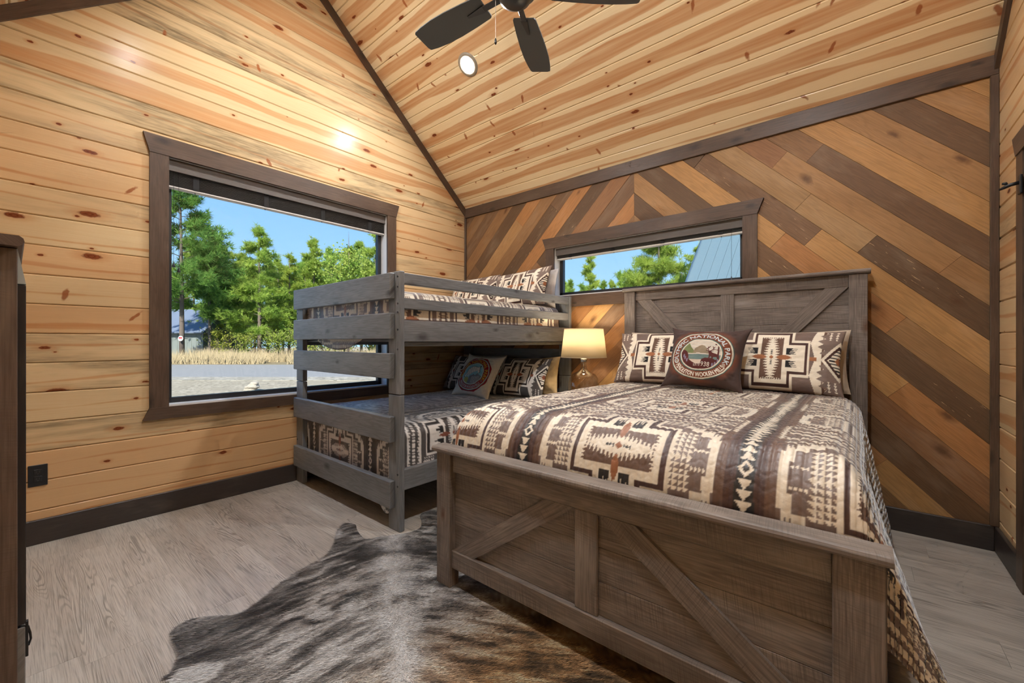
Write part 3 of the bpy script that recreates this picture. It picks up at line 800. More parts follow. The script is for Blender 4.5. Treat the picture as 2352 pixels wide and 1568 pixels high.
m.build('strap_hinge', M_BLACK, dw)
wbox('bottom_panel', -2.598, cx1 - .0215, WF + .015, cyf - .008, .06, .09, M_CAB, cb, grain=0)
# ------------------------------------------------------------------ bunk bed (grey stained pine)
bx0, bx1, by0, by1 = -3.725, -2.206, 1.555, 3.553
GT[0] = Matrix.Translation((bx1, by0, 0)) @ Matrix.Rotation(math.radians(-.7), 4, 'Z') @ Matrix.Translation((-bx1, -by0, 0))
bunk = empty('bunk_bed', ((bx0 + bx1) / 2, (by0 + by1) / 2, 0), 'grey stained wooden full-over-full bunk bed against the pine wall', 'bunk bed')
def bb(name, *a, grain=0, c=.004, parent=None): return wbox(name, *a, M_BUNK, parent or bunk, grain=grain, c=c)
PWX, PTY = .125, .038
screws = mesh('screw', *(lambda m: (m.v, m.f))(MB().cyl((0, 0, 0), .0065, .002, 10)), M_STEEL)
def screw(p, axis, parent):
    o = bpy.data.objects.new('screw', screws)
    R_ = Matrix.Rotation(PI / 2, 4, 'X') if axis == 'y' else Matrix.Rotation(PI / 2, 4, 'Y')
    place(o, Matrix.Translation(p) @ R_, parent)
for px in (bx0, bx1 - PWX):
    for py in (by0, by1 - PTY):
        lo = bb('post', px, px + PWX, py, py + PTY, 0, .860, grain=2)
        up = bb('post', px, px + PWX, py, py + PTY, .8645, 1.645, grain=2)
        if py == by0:
            xs_ = px + PWX - .022 if px > -3 else px + .02
            for z in (1.61, 1.545, 1.44, 1.385, 1.275, 1.15): screw((xs_, py, z), 'y', up)
            for z in (.36, .285): screw((xs_, py, z), 'y', lo)
for z0, z1 in ((1.47, 1.634), (1.216, 1.381), (.965, 1.125), (.562, .724), (.146, .318)):
    bb('end_board', bx0 + .03, -2.258, by0 - .038, by0, z0, z1)
    bb('end_board', bx0 + .03, -2.258, by1, by1 + .036, z0, z1)
for z0, z1 in ((1.565, 1.638), (1.408, 1.478)):
    bb('guard_rail', bx1 - .049, bx1 - .011, by0 + PTY, by1 - PTY, z0, z1, grain=1)
    bb('guard_rail', bx0 + .011, bx0 + .049, by0 + PTY, by1 - PTY, z0, z1, grain=1)
for z0, z1 in ((1.198, 1.336), (.253, .385)):
    for x0, x1, s_ in ((bx1 - .049, bx1 - .011, -1), (bx0 + .011, bx0 + .049, 1)):
        sr = bb('side_rail', x0, x1, by0 + PTY, by1 - PTY, z0, z1, grain=1)
        xa, xb = (x0 - .03, x0) if s_ < 0 else (x1, x1 + .03)
        bb('ledger', xa, xb, by0 + PTY + .02, by1 - PTY - .02, z0 - .03 if z0 > 1 else z0, z0 + .0 if z0 > 1 else z0 + .03, grain=1, parent=sr)
    zt = z0 if z0 > 1 else z0 + .03
    for i in range(9):
        y = by0 + .10 + i * (by1 - by0 - .2) / 8
        bb('slat', bx0 + .05, bx1 - .05, y - .045, y + .045, zt, zt + .018)

def soft_box(name, x0, x1, y0, y1, z0, z1, r, mat, n=6):
    """rounded slab: superellipse corners in plan and rolled edges"""
    V, Fc = [], []
    cx, cy, hx, hy = (x0 + x1) / 2, (y0 + y1) / 2, (x1 - x0) / 2, (y1 - y0) / 2
    prof = [(r * (1 - math.sin(t * PI / 2 / n)), z0 + r * (1 - math.cos(t * PI / 2 / n))) for t in range(n + 1)]
    prof += [(r * (1 - math.cos(t * PI / 2 / n)), z1 - r * (1 - math.sin(t * PI / 2 / n))) for t in range(n + 1)]
    N = 64
    for off, z in prof:
        for i in range(N):
            a = 2 * PI * (i + .5) / N; c_, s_ = math.cos(a), math.sin(a); p = 10
            k = (abs(c_) ** p + abs(s_) ** p) ** (-1 / p)
            V.append((cx + (hx - off) * c_ * k, cy + (hy - off) * s_ * k, z))
    m_ = len(prof)
    for j in range(m_ - 1):
        for i in range(N): Fc.append((j * N + i, j * N + (i + 1) % N, (j + 1) * N + (i + 1) % N, (j + 1) * N + i))
    Fc += [tuple(range(N))[::-1], tuple(range((m_ - 1) * N, m_ * N))]
    return obj(name, V, Fc, mat, None, None, True)
def cloth(name, col, rough=.85, weave=600, sheen=.2):
    g = NG(name); tc = g.n('ShaderNodeTexCoord')
    nz = g.noise(tc.outputs['Object'], weave, 2.0, .6)
    w = g.noise(tc.outputs['Object'], 6.0, 3.0, .55)
    c = g.mix(g.rng(w, .3, .7, 0, .18), col, tuple(k * .6 for k in col))
    return g.done(g.bsdf(c, rough, .25, g.bump(g.m('ADD', nz, g.m('MULTIPLY', w, 3)), .15, .004), Sheen_Weight=sheen))
M_SHEET = cloth('cream_sheet', (.70, .62, .50))
M_WHITE = cloth('white_sheet', (.72, .70, .67))
M_SKIRT = cloth('brown_skirt', (.075, .052, .042))
tag(soft_box('mattress', bx0 + .055, bx1 - .055, by0 + .05, by1 - .05, 1.216, 1.485, .05, M_WHITE), 'white mattress on the upper deck of the bunk bed', 'mattress')
tag(soft_box('mattress', bx0 + .055, bx1 - .055, by0 + .05, by1 - .05, .301, .60, .05, M_WHITE), 'white mattress on the lower deck of the bunk bed', 'mattress')
GT[0] = None

# ------------------------------------------------------------------ queen bed (barnwood)
bed = empty('queen_bed', (-.78, 2.4, 0), 'rustic barnwood queen bed with braced headboard and footboard', 'bed')
def qb(name, *a, grain=0, c=.003, parent=None): return wbox(name, *a, M_BARN, parent or bed, grain=grain, c=c)
def brace(pts, y0, y1, parent, d):
    """a diagonal board cut to the outline pts in the x-z plane"""
    Mx = frame_mat((0, y1, 0), (1, 0, 0), (0, 0, 1))
    return flat_board('brace', pts, Mx, 0, y1 - y0, M_BARN, parent, d)
F0 = 1.354
foot = empty('footboard', (-.78, 1.39, 0)); foot.parent = bed; foot.matrix_parent_inverse = WM[bed].inverted()
def cap(x0, x1, y0, y1, z0, z1, parent):
    r = (z1 - z0) / 2; n = 5
    prof = [(y1, z0), (y1, z1)] + [(y0 + r - r * math.sin(t * PI / n), (z0 + z1) / 2 + r * math.cos(t * PI / n)) for t in range(n + 1)]
    k = len(prof); L = (x1 - x0) / 2
    yc, zm = (y0 + y1) / 2, (z0 + z1) / 2
    V = [(-L, p[0] - yc, p[1] - zm) for p in prof] + [(L, p[0] - yc, p[1] - zm) for p in prof]
    Fc = [(i, (i + 1) % k, k + (i + 1) % k, k + i)[::-1] for i in range(k)] + [tuple(range(k)), tuple(range(k, 2 * k))[::-1]]
    return obj('cap', V, [f[::-1] for f in Fc], M_BARN, parent, Matrix.Translation(((x0 + x1) / 2, yc, zm)))
cap(-1.624, .068, 1.330, 1.414, .657, .685, foot)
for x0, x1 in ((-1.613, -1.517), (-.050, .056)):
    qb('post', x0, x1, F0, F0 + .062, .0061, .657, grain=2, parent=foot)
qb('rail', -1.517, -.050, F0 + .020, F0 + .046, .564, .657, parent=foot)
qb('rail', -1.517, -.050, F0 + .012, F0 + .046, .100, .187, parent=foot)
qb('stile', -.831, -.735, F0 + .020, F0 + .034, .187, .564, grain=2, parent=foot)
for x0, x1 in ((-1.517, -.783), (-.783, -.050)):
    for i in range(3):
        z0 = .187 + i * .1257
        qb('panel_board', x0, x1, F0 + .036, F0 + .048, z0 + .0006, z0 + .1257 - .0006, parent=foot, c=.0015)
brace([(-.971, .564), (-.831, .564), (-1.373, .187), (-1.517, .187)], F0 + .021, F0 + .0355, foot, (.82, .57))
brace([(-.735, .564), (-.590, .564), (-.053, .187), (-.19, .187)], F0 + .021, F0 + .0355, foot, (.82, -.57))
H0 = 3.497
head = empty('headboard', (-.78, 3.53, 0)); head.parent = bed; head.matrix_parent_inverse = WM[bed].inverted()
cap(-1.612, .068, 3.475, 3.572, 1.640, 1.668, head)
for x0, x1 in ((-1.600, -1.504), (-.043, .052)):
    qb('post', x0, x1, H0, H0 + .062, 0, 1.640, grain=2, parent=head)
qb('rail', -1.504, -.043, H0 + .018, H0 + .044, 1.560, 1.640, parent=head)
qb('rail', -1.504, -.043, H0 + .018, H0 + .044, .50, .60, parent=head)
qb('stile', -.816, -.722, H0 + .018, H0 + .032, .60, 1.560, grain=2, parent=head)
for x0, x1 in ((-1.504, -.769), (-.769, -.043)):
    for i in range(8):
        z0 = .60 + i * .12
        qb('panel_board', x0, x1, H0 + .034, H0 + .046, z0 + .0006, z0 + .12 - .0006, parent=head, c=.0015)
brace([(-1.492, 1.56), (-1.367, 1.56), (-.816, .943), (-.816, .815)], H0 + .019, H0 + .0335, head, (.66, -.75))
brace([(-.045, 1.56), (-.168, 1.56), (-.722, .95), (-.722, .82)], H0 + .019, H0 + .0335, head, (.66, .75))
for x0, x1 in ((-1.60, -1.575), (.018, .043)):
    qb('side_rail', x0, x1, F0 + .062, H0, .18, .34, grain=1)
for i in range(5):
    y = 1.6 + i * .42
    qb('slat', -1.573, .016, y - .04, y + .04, .20, .22)
tag(soft_box('box_spring', -1.555, .0, 1.43, 3.47, .221, .45, .03, M_SKIRT), 'dark brown box spring cover under the queen mattress', 'box spring')
tag(soft_box('mattress', -1.545, -.015, 1.475, 3.465, .452, .832, .15, M_SHEET), 'cream sheeted queen mattress under the brown quilt', 'mattress')
# dark valance skirt on the right side, below the quilt
V, Fc = [], []
N = 90
for i in range(N + 1):
    y = 1.44 + (3.46 - 1.44) * i / N
    w = .010 * math.sin(y * 34) + .006 * math.sin(y * 71 + 1)
    for z, o_ in ((.44, .046), (.25, .058), (.02, .074)):
        V.append((o_ + w * (1 - (z - .02) / .5), y, z))
for i in range(N):
    for k in range(2): Fc.append((i * 3 + k, i * 3 + k + 1, i * 3 + 4 + k, i * 3 + 3 + k))
sk = obj('bed_skirt', V, Fc, M_SKIRT, None, None, True)
md = sk.modifiers.new('thickness', 'SOLIDIFY'); md.thickness = .003
tag(sk, 'dark brown bed skirt hanging below the quilt on the right side', 'bed skirt')

# ------------------------------------------------------------------ nightstand and lamp
M_NS = M_BARN
ns = empty('nightstand', (-1.89, 3.30, 0), 'barnwood nightstand between the bunk bed and the queen bed', 'nightstand')
nx0, nx1, ny0, ny1, nt = -2.13, -1.66, 3.08, 3.50, .62
wbox('top', nx0 - .012, nx1 + .012, ny0 - .015, ny1, nt - .025, nt, M_NS, ns)
for x in (nx0, nx1 - .02): wbox('side_panel', x, x + .02, ny0 + .005, ny1 - .005, .0, nt - .025, M_NS, ns, grain=2)
wbox('back_panel', nx0 + .02, nx1 - .02, ny1 - .015, ny1 - .005, .05, nt - .025, M_NS, ns)
for z0, z1 in ((.09, .335), (.345, .585)):
    dr = wbox('drawer', nx0 + .023, nx1 - .023, ny0, ny0 + .30, z0, z1, M_NS, ns)
    m = MB(); m.lathe([(.0, 0), (.006, 0), (.006, .012), (.014, .018), (.014, .024), (.0, .027)], n=16)
    m.build('knob', M_BLACK, dr, True, M=Matrix.Translation(((nx0 + nx1) / 2, ny0, (z0 + z1) / 2)) @ Matrix.Rotation(PI / 2, 4, 'X'))
wbox('bottom_panel', nx0 + .02, nx1 - .02, ny0 + .005, ny1 - .015, .05, .07, M_NS, ns)

lx, ly = -1.888, 3.28
lamp = empty('table_lamp', (lx, ly, nt), 'clear glass table lamp with a lit cream drum shade on the nightstand', 'lamp')
g = NG('lamp_glass')
lw = g.n('ShaderNodeLayerWeight'); g.put(lw.inputs[0], .5)
fr = g.m('ADD', .04, g.m('MULTIPLY', g.m('POWER', lw.outputs['Facing'], 3.0), .6))
tr = g.n('ShaderNodeBsdfTransparent'); g.put(tr.inputs[0], (.96, .965, .955))
gl = g.n('ShaderNodeBsdfGlossy'); g.put(gl.inputs['Roughness'], .03)
mx = g.n('ShaderNodeMixShader'); g.t.links.new(fr, mx.inputs[0]); g.t.links.new(tr.outputs[0], mx.inputs[1]); g.t.links.new(gl.outputs[0], mx.inputs[2])
M_LG = g.done(mx.outputs[0])
M_CHROME = plain('chrome', (.75, .74, .72), .12, .5, metal=1.0)
T = Matrix.Translation((lx, ly, nt))
outer = [(.0, .001), (.10, .001), (.125, .008), (.135, .03), (.137, .10), (.136, .20), (.128, .25), (.105, .285), (.07, .305), (.045, .318), (.032, .335), (.026, .37), (.025, .405)]
inner = [(r - .004 if r > .01 else 0, z + (.004 if i < 3 else -.002)) for i, (r, z) in enumerate(outer)][::-1]
m = MB(); m.lathe(outer + inner, n=40); m.build('glass_base', M_LG, lamp, True, M=T)
m = MB(); m.lathe([(.0, .398), (.029, .398), (.029, .43), (.018, .436), (.018, .462), (.012, .468), (.0, .468)], n=24); m.build('neck', M_CHROME, lamp, True, M=T)
m = MB(); m.cyl((0, 0, .30), .003, .10, 8); m.build('inner_rod', M_CHROME, lamp, True, M=T)
m = MB(); m.cyl((0, 0, .466), .016, .045, 16); sk_ = m.build('socket', M_CHROME, lamp, True, M=T)
m = MB(); m.tube([(.016, 0, .48), (.035, 0, .478)], .003, 6); m.build('switch', M_BLACK, sk_, M=T)
# shade: double wall, translucent linen
sz0, sz1, sr0, sr1 = .438, .692, .203, .173
m = MB(); m.lathe([(sr0, sz0), (sr1, sz1), (sr1 - .002, sz1), (sr0 - .002, sz0)], n=64, close=True)
g = NG('lamp_shade_linen'); tc = g.n('ShaderNodeTexCoord')
nz = g.noise(tc.outputs['Object'], 420, 2.0)
df = g.n('ShaderNodeBsdfDiffuse'); g.put(df.inputs[0], g.mix(g.rng(nz, .3, .7, 0, .15), (.80, .72, .55), (.70, .60, .42)))
tl = g.n('ShaderNodeBsdfTranslucent'); g.put(tl.inputs[0], (.84, .75, .58))
mx = g.n('ShaderNodeMixShader'); g.put(mx.inputs[0], .5); g.t.links.new(df.outputs[0], mx.inputs[1]); g.t.links.new(tl.outputs[0], mx.inputs[2])
M_SHADE = g.done(mx.outputs[0])
shd = m.build('lamp_shade', M_SHADE, lamp, True, M=T)
for z, r in ((sz0 + .002, sr0 + .0006), (sz1 - .002, sr1 + .0006)):
    m = MB(); m.lathe([(r, z - .003), (r + .001, z), (r, z + .003)], n=64); m.build('shade_trim', M_SHADE, shd, True, M=T)
m = MB(); m.lathe([(.0, .508), (.012, .512), (.014, .53), (.028, .565), (.03, .585), (.022, .607), (.0, .615)], n=20)
m.build('bulb', emis('bulb_glow', (1.0, .80, .54), 22.0), lamp, True, M=T)
pd = bpy.data.lights.new('lamp_light', 'POINT'); pd.energy = LAMP_WATTS; pd.color = (1.0, .83, .60); pd.shadow_soft_size = .035
po = bpy.data.objects.new('lamp_light', pd); po.parent = lamp; po.matrix_parent_inverse = WM[lamp].inverted(); po.location = (lx, ly, nt + .64); COL.objects.link(po)
# ------------------------------------------------------------------ woven and printed patterns (per-vertex colour of the cloth itself)
PAL_B = dict(cream=(.86, .77, .62), taupe=(.195, .136, .112), brown=(.145, .080, .054), maroon=(.070, .031, .025), black=(.014, .013, .014), rust=(.36, .14, .06), grey=(.225, .162, .134))
PAL_GREYED = dict(cream=(.86, .84, .81), taupe=(.095, .090, .090), brown=(.060, .052, .050), maroon=(.030, .024, .024), black=(.012, .012, .014), rust=(.30, .095, .055), grey=(.11, .10, .10))  # the brown set greyed: the light's colour shift painted into the lower bunk cloth
def saw(x): return np.abs((x % 1.0) * 2 - 1)
def put(rgb, mask, c): rgb[mask] = c
def motif(X, Y, rgb, P, inside=None):
    """stepped cross with a serrated burst; X runs along the arms, Y along the burst (photo units)"""
    aX, aY = np.abs(X), np.abs(Y)
    def C(k): return ((aX < 160 + k) & (aY < 250 + k)) | ((aX < 330 + k) & (aY < 120 + k))
    put(rgb, C(64), P['cream']); put(rgb, C(42), P['maroon']); put(rgb, C(12), P['cream'])
    put(rgb, (aX < 118) & (aY < 228 - 26 * saw(X / 24)), P['brown'])
    # black forks with prongs on the arms
    pr = (aX > 150) & (aX < 272) & (aY > 30) & (aY < 96)
    tooth = 1 - saw((aY - 30) / 17.0)
    put(rgb, pr & ((aX < 182) | (tooth > (aX - 182) / 92)), P['black'])
    # rust fish along the arms
    t = np.clip((aX - 55) / 185, 0, 1)
    fish = (aX > 55) & (aX < 240) & (aY < 24 * np.sin(np.clip(t, 0, .8) / .8 * PI * .8 + .35)) & ~((t > .78) & (aY < (t - .78) * 62))
    # burst
    lens = 88 * np.clip(1 - (aY / 205) ** 1.25, 0, 1)
    put(rgb, (aX < lens * .50 + 50 * (1 - saw(Y / 27)) * (aY < 205)), P['cream'])
    put(rgb, fish, P['rust'])
    put(rgb, (aX / 24 + aY / 22) < 1, P['rust'])
    put(rgb, (aX < 13 * (1 - saw(Y / 21.0))) & (aY > 30) & (aY < 78), P['black'])
    put(rgb, (aX < 118) & (aY > 205) & (aY < 250) & (aY > 250 - 40 * (1 - saw(X / 27))), P['cream'])
def sham_pattern(u, v, P):
    """u,v in -1..1 over the pillow face"""
    X, Y = u * 720, v * 315
    rgb = np.empty(X.shape + (3,)); rgb[:] = P['taupe']
    aX, aY = np.abs(X), np.abs(Y)
    put(rgb, aX > 450, P['grey'])
    z = 395 + .35 * np.abs(aY - 160)
    put(rgb, (aX > z) & (aX < z + 62 + 70 * (1 - saw(aY / 62))), P['cream'])
    put(rgb, (aX > z + 70) & (aX < z + 80 + 40 * saw(aY / 62 + .5)) & (aX > 520), P['brown'])
    dm = np.abs(aX - 700) / 190 + aY / 190
    put(rgb, dm < 1, P['cream']); put(rgb, dm < .80, P['maroon']); put(rgb, dm < .62, P['cream'])
    put(rgb, (dm < .62) & (saw(Y / 30) > .6) & (aX > 600), P['black']); put(rgb, dm < .2, P['rust'])
    for c_ in (590, 655): put(rgb, (aY > 200) & (aY < 290) & (np.abs(aX - c_) < 15 * (1 - (aY / 28) % 1)), P['cream'])
    put(rgb, (aX > 330) & (aX < 470) & (aY < 20) & (dm > 1), P['rust'])
    motif(X, Y, rgb, P)
    return rgb
def quilt_pattern(x, y, P, x0, y0, W=.86, H=.70):
    a = np.abs((x - x0 + W / 2) % W - W / 2); sa = ((x - x0 + W / 2) % W - W / 2)
    b = (y - y0 + H / 2) % H - H / 2; v = np.abs(b)
    rgb = np.empty(x.shape + (3,)); rgb[:] = P['taupe']
    u = a; da = W / 2 - a
    # field between motif and band: triangle grid, stepped cream stairs, toothed rows
    ins = (u > .196) & (u < .345)
    put(rgb, ins & (u < .268) & (v < .115), P['grey'])
    cell = .0180
    fu, fv = ((u - .196) / cell) % 1, (v / (cell * 1.15)) % 1
    put(rgb, ins & (u < .268) & (v < .115) & (fu + fv < 1), P['cream'])
    fu2 = ((u - .268) / .0125) % 1
    put(rgb, ins & (u > .268) & (u < .332) & (np.abs(v - .035) < .0085 * (1 - fu2)), P['cream'])
    put(rgb, ins & (u > .318) & (v < .065 + .02 * (1 - ((.345 - u) / .0135) % 1)), P['cream'])
    put(rgb, ins & (u > .305) & (v > .052) & (v < .098), P['cream'])
    k4 = np.floor((.345 - u) / .0365)
    lo_ = .088 + .026 * k4
    tooth = .030 * (1 - ((.345 - u) / .0122) % 1)
    put(rgb, ins & (v > lo_ - .006) & (v < lo_ + .030 + tooth) & (u < .334), P['cream'])
    put(rgb, ins & (v > lo_ + .062) & (v < lo_ + .080), P['brown'])
    put(rgb, ins & (v > lo_ + .070) & (v < lo_ + .104) & (np.abs(v - lo_ - .087) < .014 * (1 - ((u - .196) / .0165) % 1)), P['cream'])
    lo2 = .225 + .022 * k4
    put(rgb, ins & (v > lo2) & (v < lo2 + .016 + .022 * (1 - saw((u - .196) / .0125))), P['cream'])
    # between one motif and the next along the bed
    put(rgb, (u < .20) & (v > .292) & (v < .305 + .018 * (1 - saw(u / .021))), P['cream'])
    put(rgb, (u < .20) & (v > .33), P['brown'])
    put(rgb, (u < .20) & (v > .338) & (saw(u / .021) > .35), P['cream'])
    put(rgb, (u > .11) & (u < .20) & (v > .170) & (v < .286), P['grey'])
    fu3, fv3 = ((u - .11) / .015) % 1, ((v - .175) / .0185) % 1
    put(rgb, (u > .125) & (u < .20) & (v > .182) & (v < .274) & (fu3 < fv3), P['cream'])
    put(rgb, ins & (v > .318) & (v < .335), P['cream'])
    # band: brown, maroon, black chain of cream triangles
    put(rgb, da < .085, P['brown'])
    put(rgb, (np.abs(da - .071) < .013 * (1 - (v / .028) % 1)) & (v > .22), P['cream'])
    put(rgb, da < .056, P['maroon'])
    put(rgb, da < .024 + .016 * (v / .35), P['black'])
    q = (v / .034) % 1
    put(rgb, da < (.019 + .021 * (v / .35)) * (1 - q), P['cream'])
    dm = v / .030 + da / .024
    put(rgb, dm < 1.25, P['black']); put(rgb, dm < 1, P['cream']); put(rgb, dm < .5, P['black'])
    motif(b / .00064, sa / .00064, rgb, P)
    return rgb

def add_col(me, rgb):
    at_ = me.color_attributes.new('Col', 'FLOAT_COLOR', 'POINT')
    c = np.ones((len(me.vertices), 4), np.float32); c[:, :3] = rgb.reshape(-1, 3)
    at_.data.foreach_set('color', c.ravel())
def grid_mesh(name, P, nu, nv, mat):
    """P: (nu*nv,3) array, u-major"""
    me = bpy.data.meshes.new(name)
    i = np.arange((nu - 1) * (nv - 1)); a = (i // (nv - 1)) * nv + i % (nv - 1)
    q = np.stack([a, a + nv, a + nv + 1, a + 1], 1).astype(np.int32)
    me.vertices.add(len(P)); me.vertices.foreach_set('co', P.astype(np.float32).ravel())
    me.loops.add(q.size); me.loops.foreach_set('vertex_index', q.ravel())
    me.polygons.add(len(q)); me.polygons.foreach_set('loop_start', np.arange(0, q.size, 4, dtype=np.int32)); me.polygons.foreach_set('loop_total', np.full(len(q), 4, np.int32))
    me.update(calc_edges=True); me.validate()
    me.materials.append(mat); me.shade_smooth()
    return me
def fabric(name, rough=.62, sheen=.35, spec=.4, weave=900, coat=0.0):
    g = NG(name)
    at_ = g.n('ShaderNodeVertexColor', layer_name='Col'); tc = g.n('ShaderNodeTexCoord')
    nz = g.noise(tc.outputs['Object'], weave, 2.0, .6); w = g.noise(tc.outputs['Object'], 38, 3.0, .6)
    c = g.mix(g.rng(w, .35, .75, 0, .22), at_.outputs[0], g.mix(.5, at_.outputs[0], (.05, .035, .028)))
    return g.done(g.bsdf(c, rough, spec, g.bump(g.m('ADD', g.m('MULTIPLY', nz, .4), g.m('MULTIPLY', w, 2.2)), .35, .004), Sheen_Weight=sheen, Sheen_Roughness=.35, Sheen_Tint=(.88, .94, 1.0), Coat_Weight=coat, Coat_Roughness=.35))  # bluish sheen tint carries cool window light in the cloth itself
M_QUILT = fabric('quilt_cotton', .45, .75, .5, coat=.4)
M_SHAM = fabric('sham_cotton', .7, .12, .25)
M_CUSH = fabric('cushion_canvas', .75, .15, .25)

class VN:
    """smooth value noise on a lattice"""
    def __init__(s, seed): s.t = np.random.default_rng(seed).random((64, 64))
    def __call__(s, x, y):
        xi, yi = np.floor(x).astype(int), np.floor(y).astype(int); fx, fy = x - xi, y - yi
        fx = fx * fx * (3 - 2 * fx); fy = fy * fy * (3 - 2 * fy)
        T = lambda i, j: s.t[i % 64, j % 64]
        return (T(xi, yi) * (1 - fx) + T(xi + 1, yi) * fx) * (1 - fy) + (T(xi, yi + 1) * (1 - fx) + T(xi + 1, yi + 1) * fx) * fy
vn1, vn2, vn3 = VN(1), VN(2), VN(3)

def bend(e_, r):
    e_ = np.maximum(e_, 0); th = np.minimum(e_ / r, PI / 2)
    ex = np.maximum(e_ - r * PI / 2, 0)
    return r * np.sin(th), r * (1 - np.cos(th)) + ex, ex
def quilt(name, XL, XR, YF, YH, top, rx, rf, dl, dr, df, step, pal, px0, py0, label, flare=None, foot_len=None, border=.085, wr=.004, foot_y=0.0):
    s0, s1 = XL + rx - dl - rx * (PI / 2 - 1) - rx, XR - rx + dr + rx * (PI / 2 - 1) + rx
    sa = np.linspace(s0, s1, int((s1 - s0) / step) + 1)
    tb = np.linspace(0, 1, int((YH - YF + df) / step) + 1)
    Sg, Tg = np.meshgrid(sa, tb, indexing='ij')
    fl = foot_len(Sg) if foot_len is not None else df
    t0 = YF - fl
    Tt = t0 + (YH - t0) * Tg
    hx, dxr, exr = bend(Sg - (XR - rx), rx); hl, dxl, exl = bend((XL + rx) - Sg, rx)
    hy, dyf, eyf = bend((YF + rf) - Tt, rf)
    X = np.clip(Sg, XL + rx, XR - rx) + hx - hl
    Y = np.maximum(Tt, YF + rf) - hy
    dx = np.maximum(dxr, dxl)
    side = np.clip((dxr + dxl) / .25, 0, 1)
    Z = top - (dx ** 3 + dyf ** 3) ** (1 / 3.0)
    if flare is not None:
        f = flare(Y); X += f * exr + .018 * np.sin(Y * 11.0 + 1.0) * np.clip(exr / .3, 0, 1) * 1.0
    Z += .006 * np.sin((Sg - XL) / (XR - XL) * PI).clip(0) - .004
    n = vn1(Sg * 5, Tt * 5) - .5; n2 = vn2(Sg * 17, Tt * 17) - .5
    bumpn = wr * 2 * n + wr * n2
    # stitched channels running along the bed, with a zigzag crossing
    ch = np.abs(((Sg / .027) % 1) - .5) * .027; zz = np.abs((((Tt + .02 * saw(Sg / .054)) / .045) % 1) - .5) * .045
    st = -.0034 * np.exp(-(ch / .0045) ** 2) - .0017 * np.exp(-(zz / .0045) ** 2)
    nx_ = np.clip(dx / rx, 0, 1); ny_ = np.clip(dyf / rf, 0, 1) * (1 - nx_)
    st = st * (1.0 if step < .006 else .3)
    off = bumpn + st + .003
    X += off * nx_ * np.where(dxr > dxl, 1, -1); Y -= off * ny_; Z += off * (1 - nx_) * (1 - ny_)
    rgb = quilt_pattern(Sg, Tt, pal, px0, py0)
    edge = np.minimum(np.minimum(Sg - s0, s1 - Sg), YH - Tt)
    bm_ = edge < border
    rgb[bm_] = pal['taupe'] if pal is PAL_GREYED else (.155, .105, .080)
    rgb[(edge < border) & (edge > border - .006)] = pal['maroon']
    P = np.stack([X, Y, Z], -1).reshape(-1, 3)
    me = grid_mesh(name, P, len(sa), len(tb), M_QUILT)
    add_col(me, rgb)
    o = bpy.data.objects.new(name, me)
    place(o)
    md = o.modifiers.new('thickness', 'SOLIDIFY'); md.thickness = .006; md.offset = -1
    return tag(o, label, 'quilt')
quilt('quilt', -1.585, .022, 1.432, 3.17, .872, .11, .20, .48, .64, .36, .0042, PAL_B, -.70, 1.458,
      'brown and cream geometric quilt spread over the queen bed',
      flare=lambda y: .17 + .26 * np.exp(-((y - 1.40) / .30) ** 2))
GT[0] = Matrix.Translation((bx1, by0, 0)) @ Matrix.Rotation(math.radians(-.7), 4, 'Z') @ Matrix.Translation((-bx1, -by0, 0))
quilt('quilt', bx0 + .052, bx1 - .053, by0 + .044, 3.40, .648, .075, .075, .10, .27, .40, .0080, PAL_GREYED, -3.05, 1.35,
      'brown and cream geometric quilt on the lower bunk, its colours greyed for the light', foot_len=lambda s: .46 + .10 * np.exp(-((s + 2.42) / .10) ** 2))
quilt('quilt', bx0 + .052, bx1 - .053, by0 + .044, 3.40, 1.535, .07, .06, .10, .20, .40, .0080, PAL_B, -2.97, 1.60,
      'brown and cream geometric quilt on the upper bunk', foot_len=lambda s: .27 + .105 * np.clip(1 - ((s + 3.08) / .40) ** 2, 0, 1))
GT[0] = None

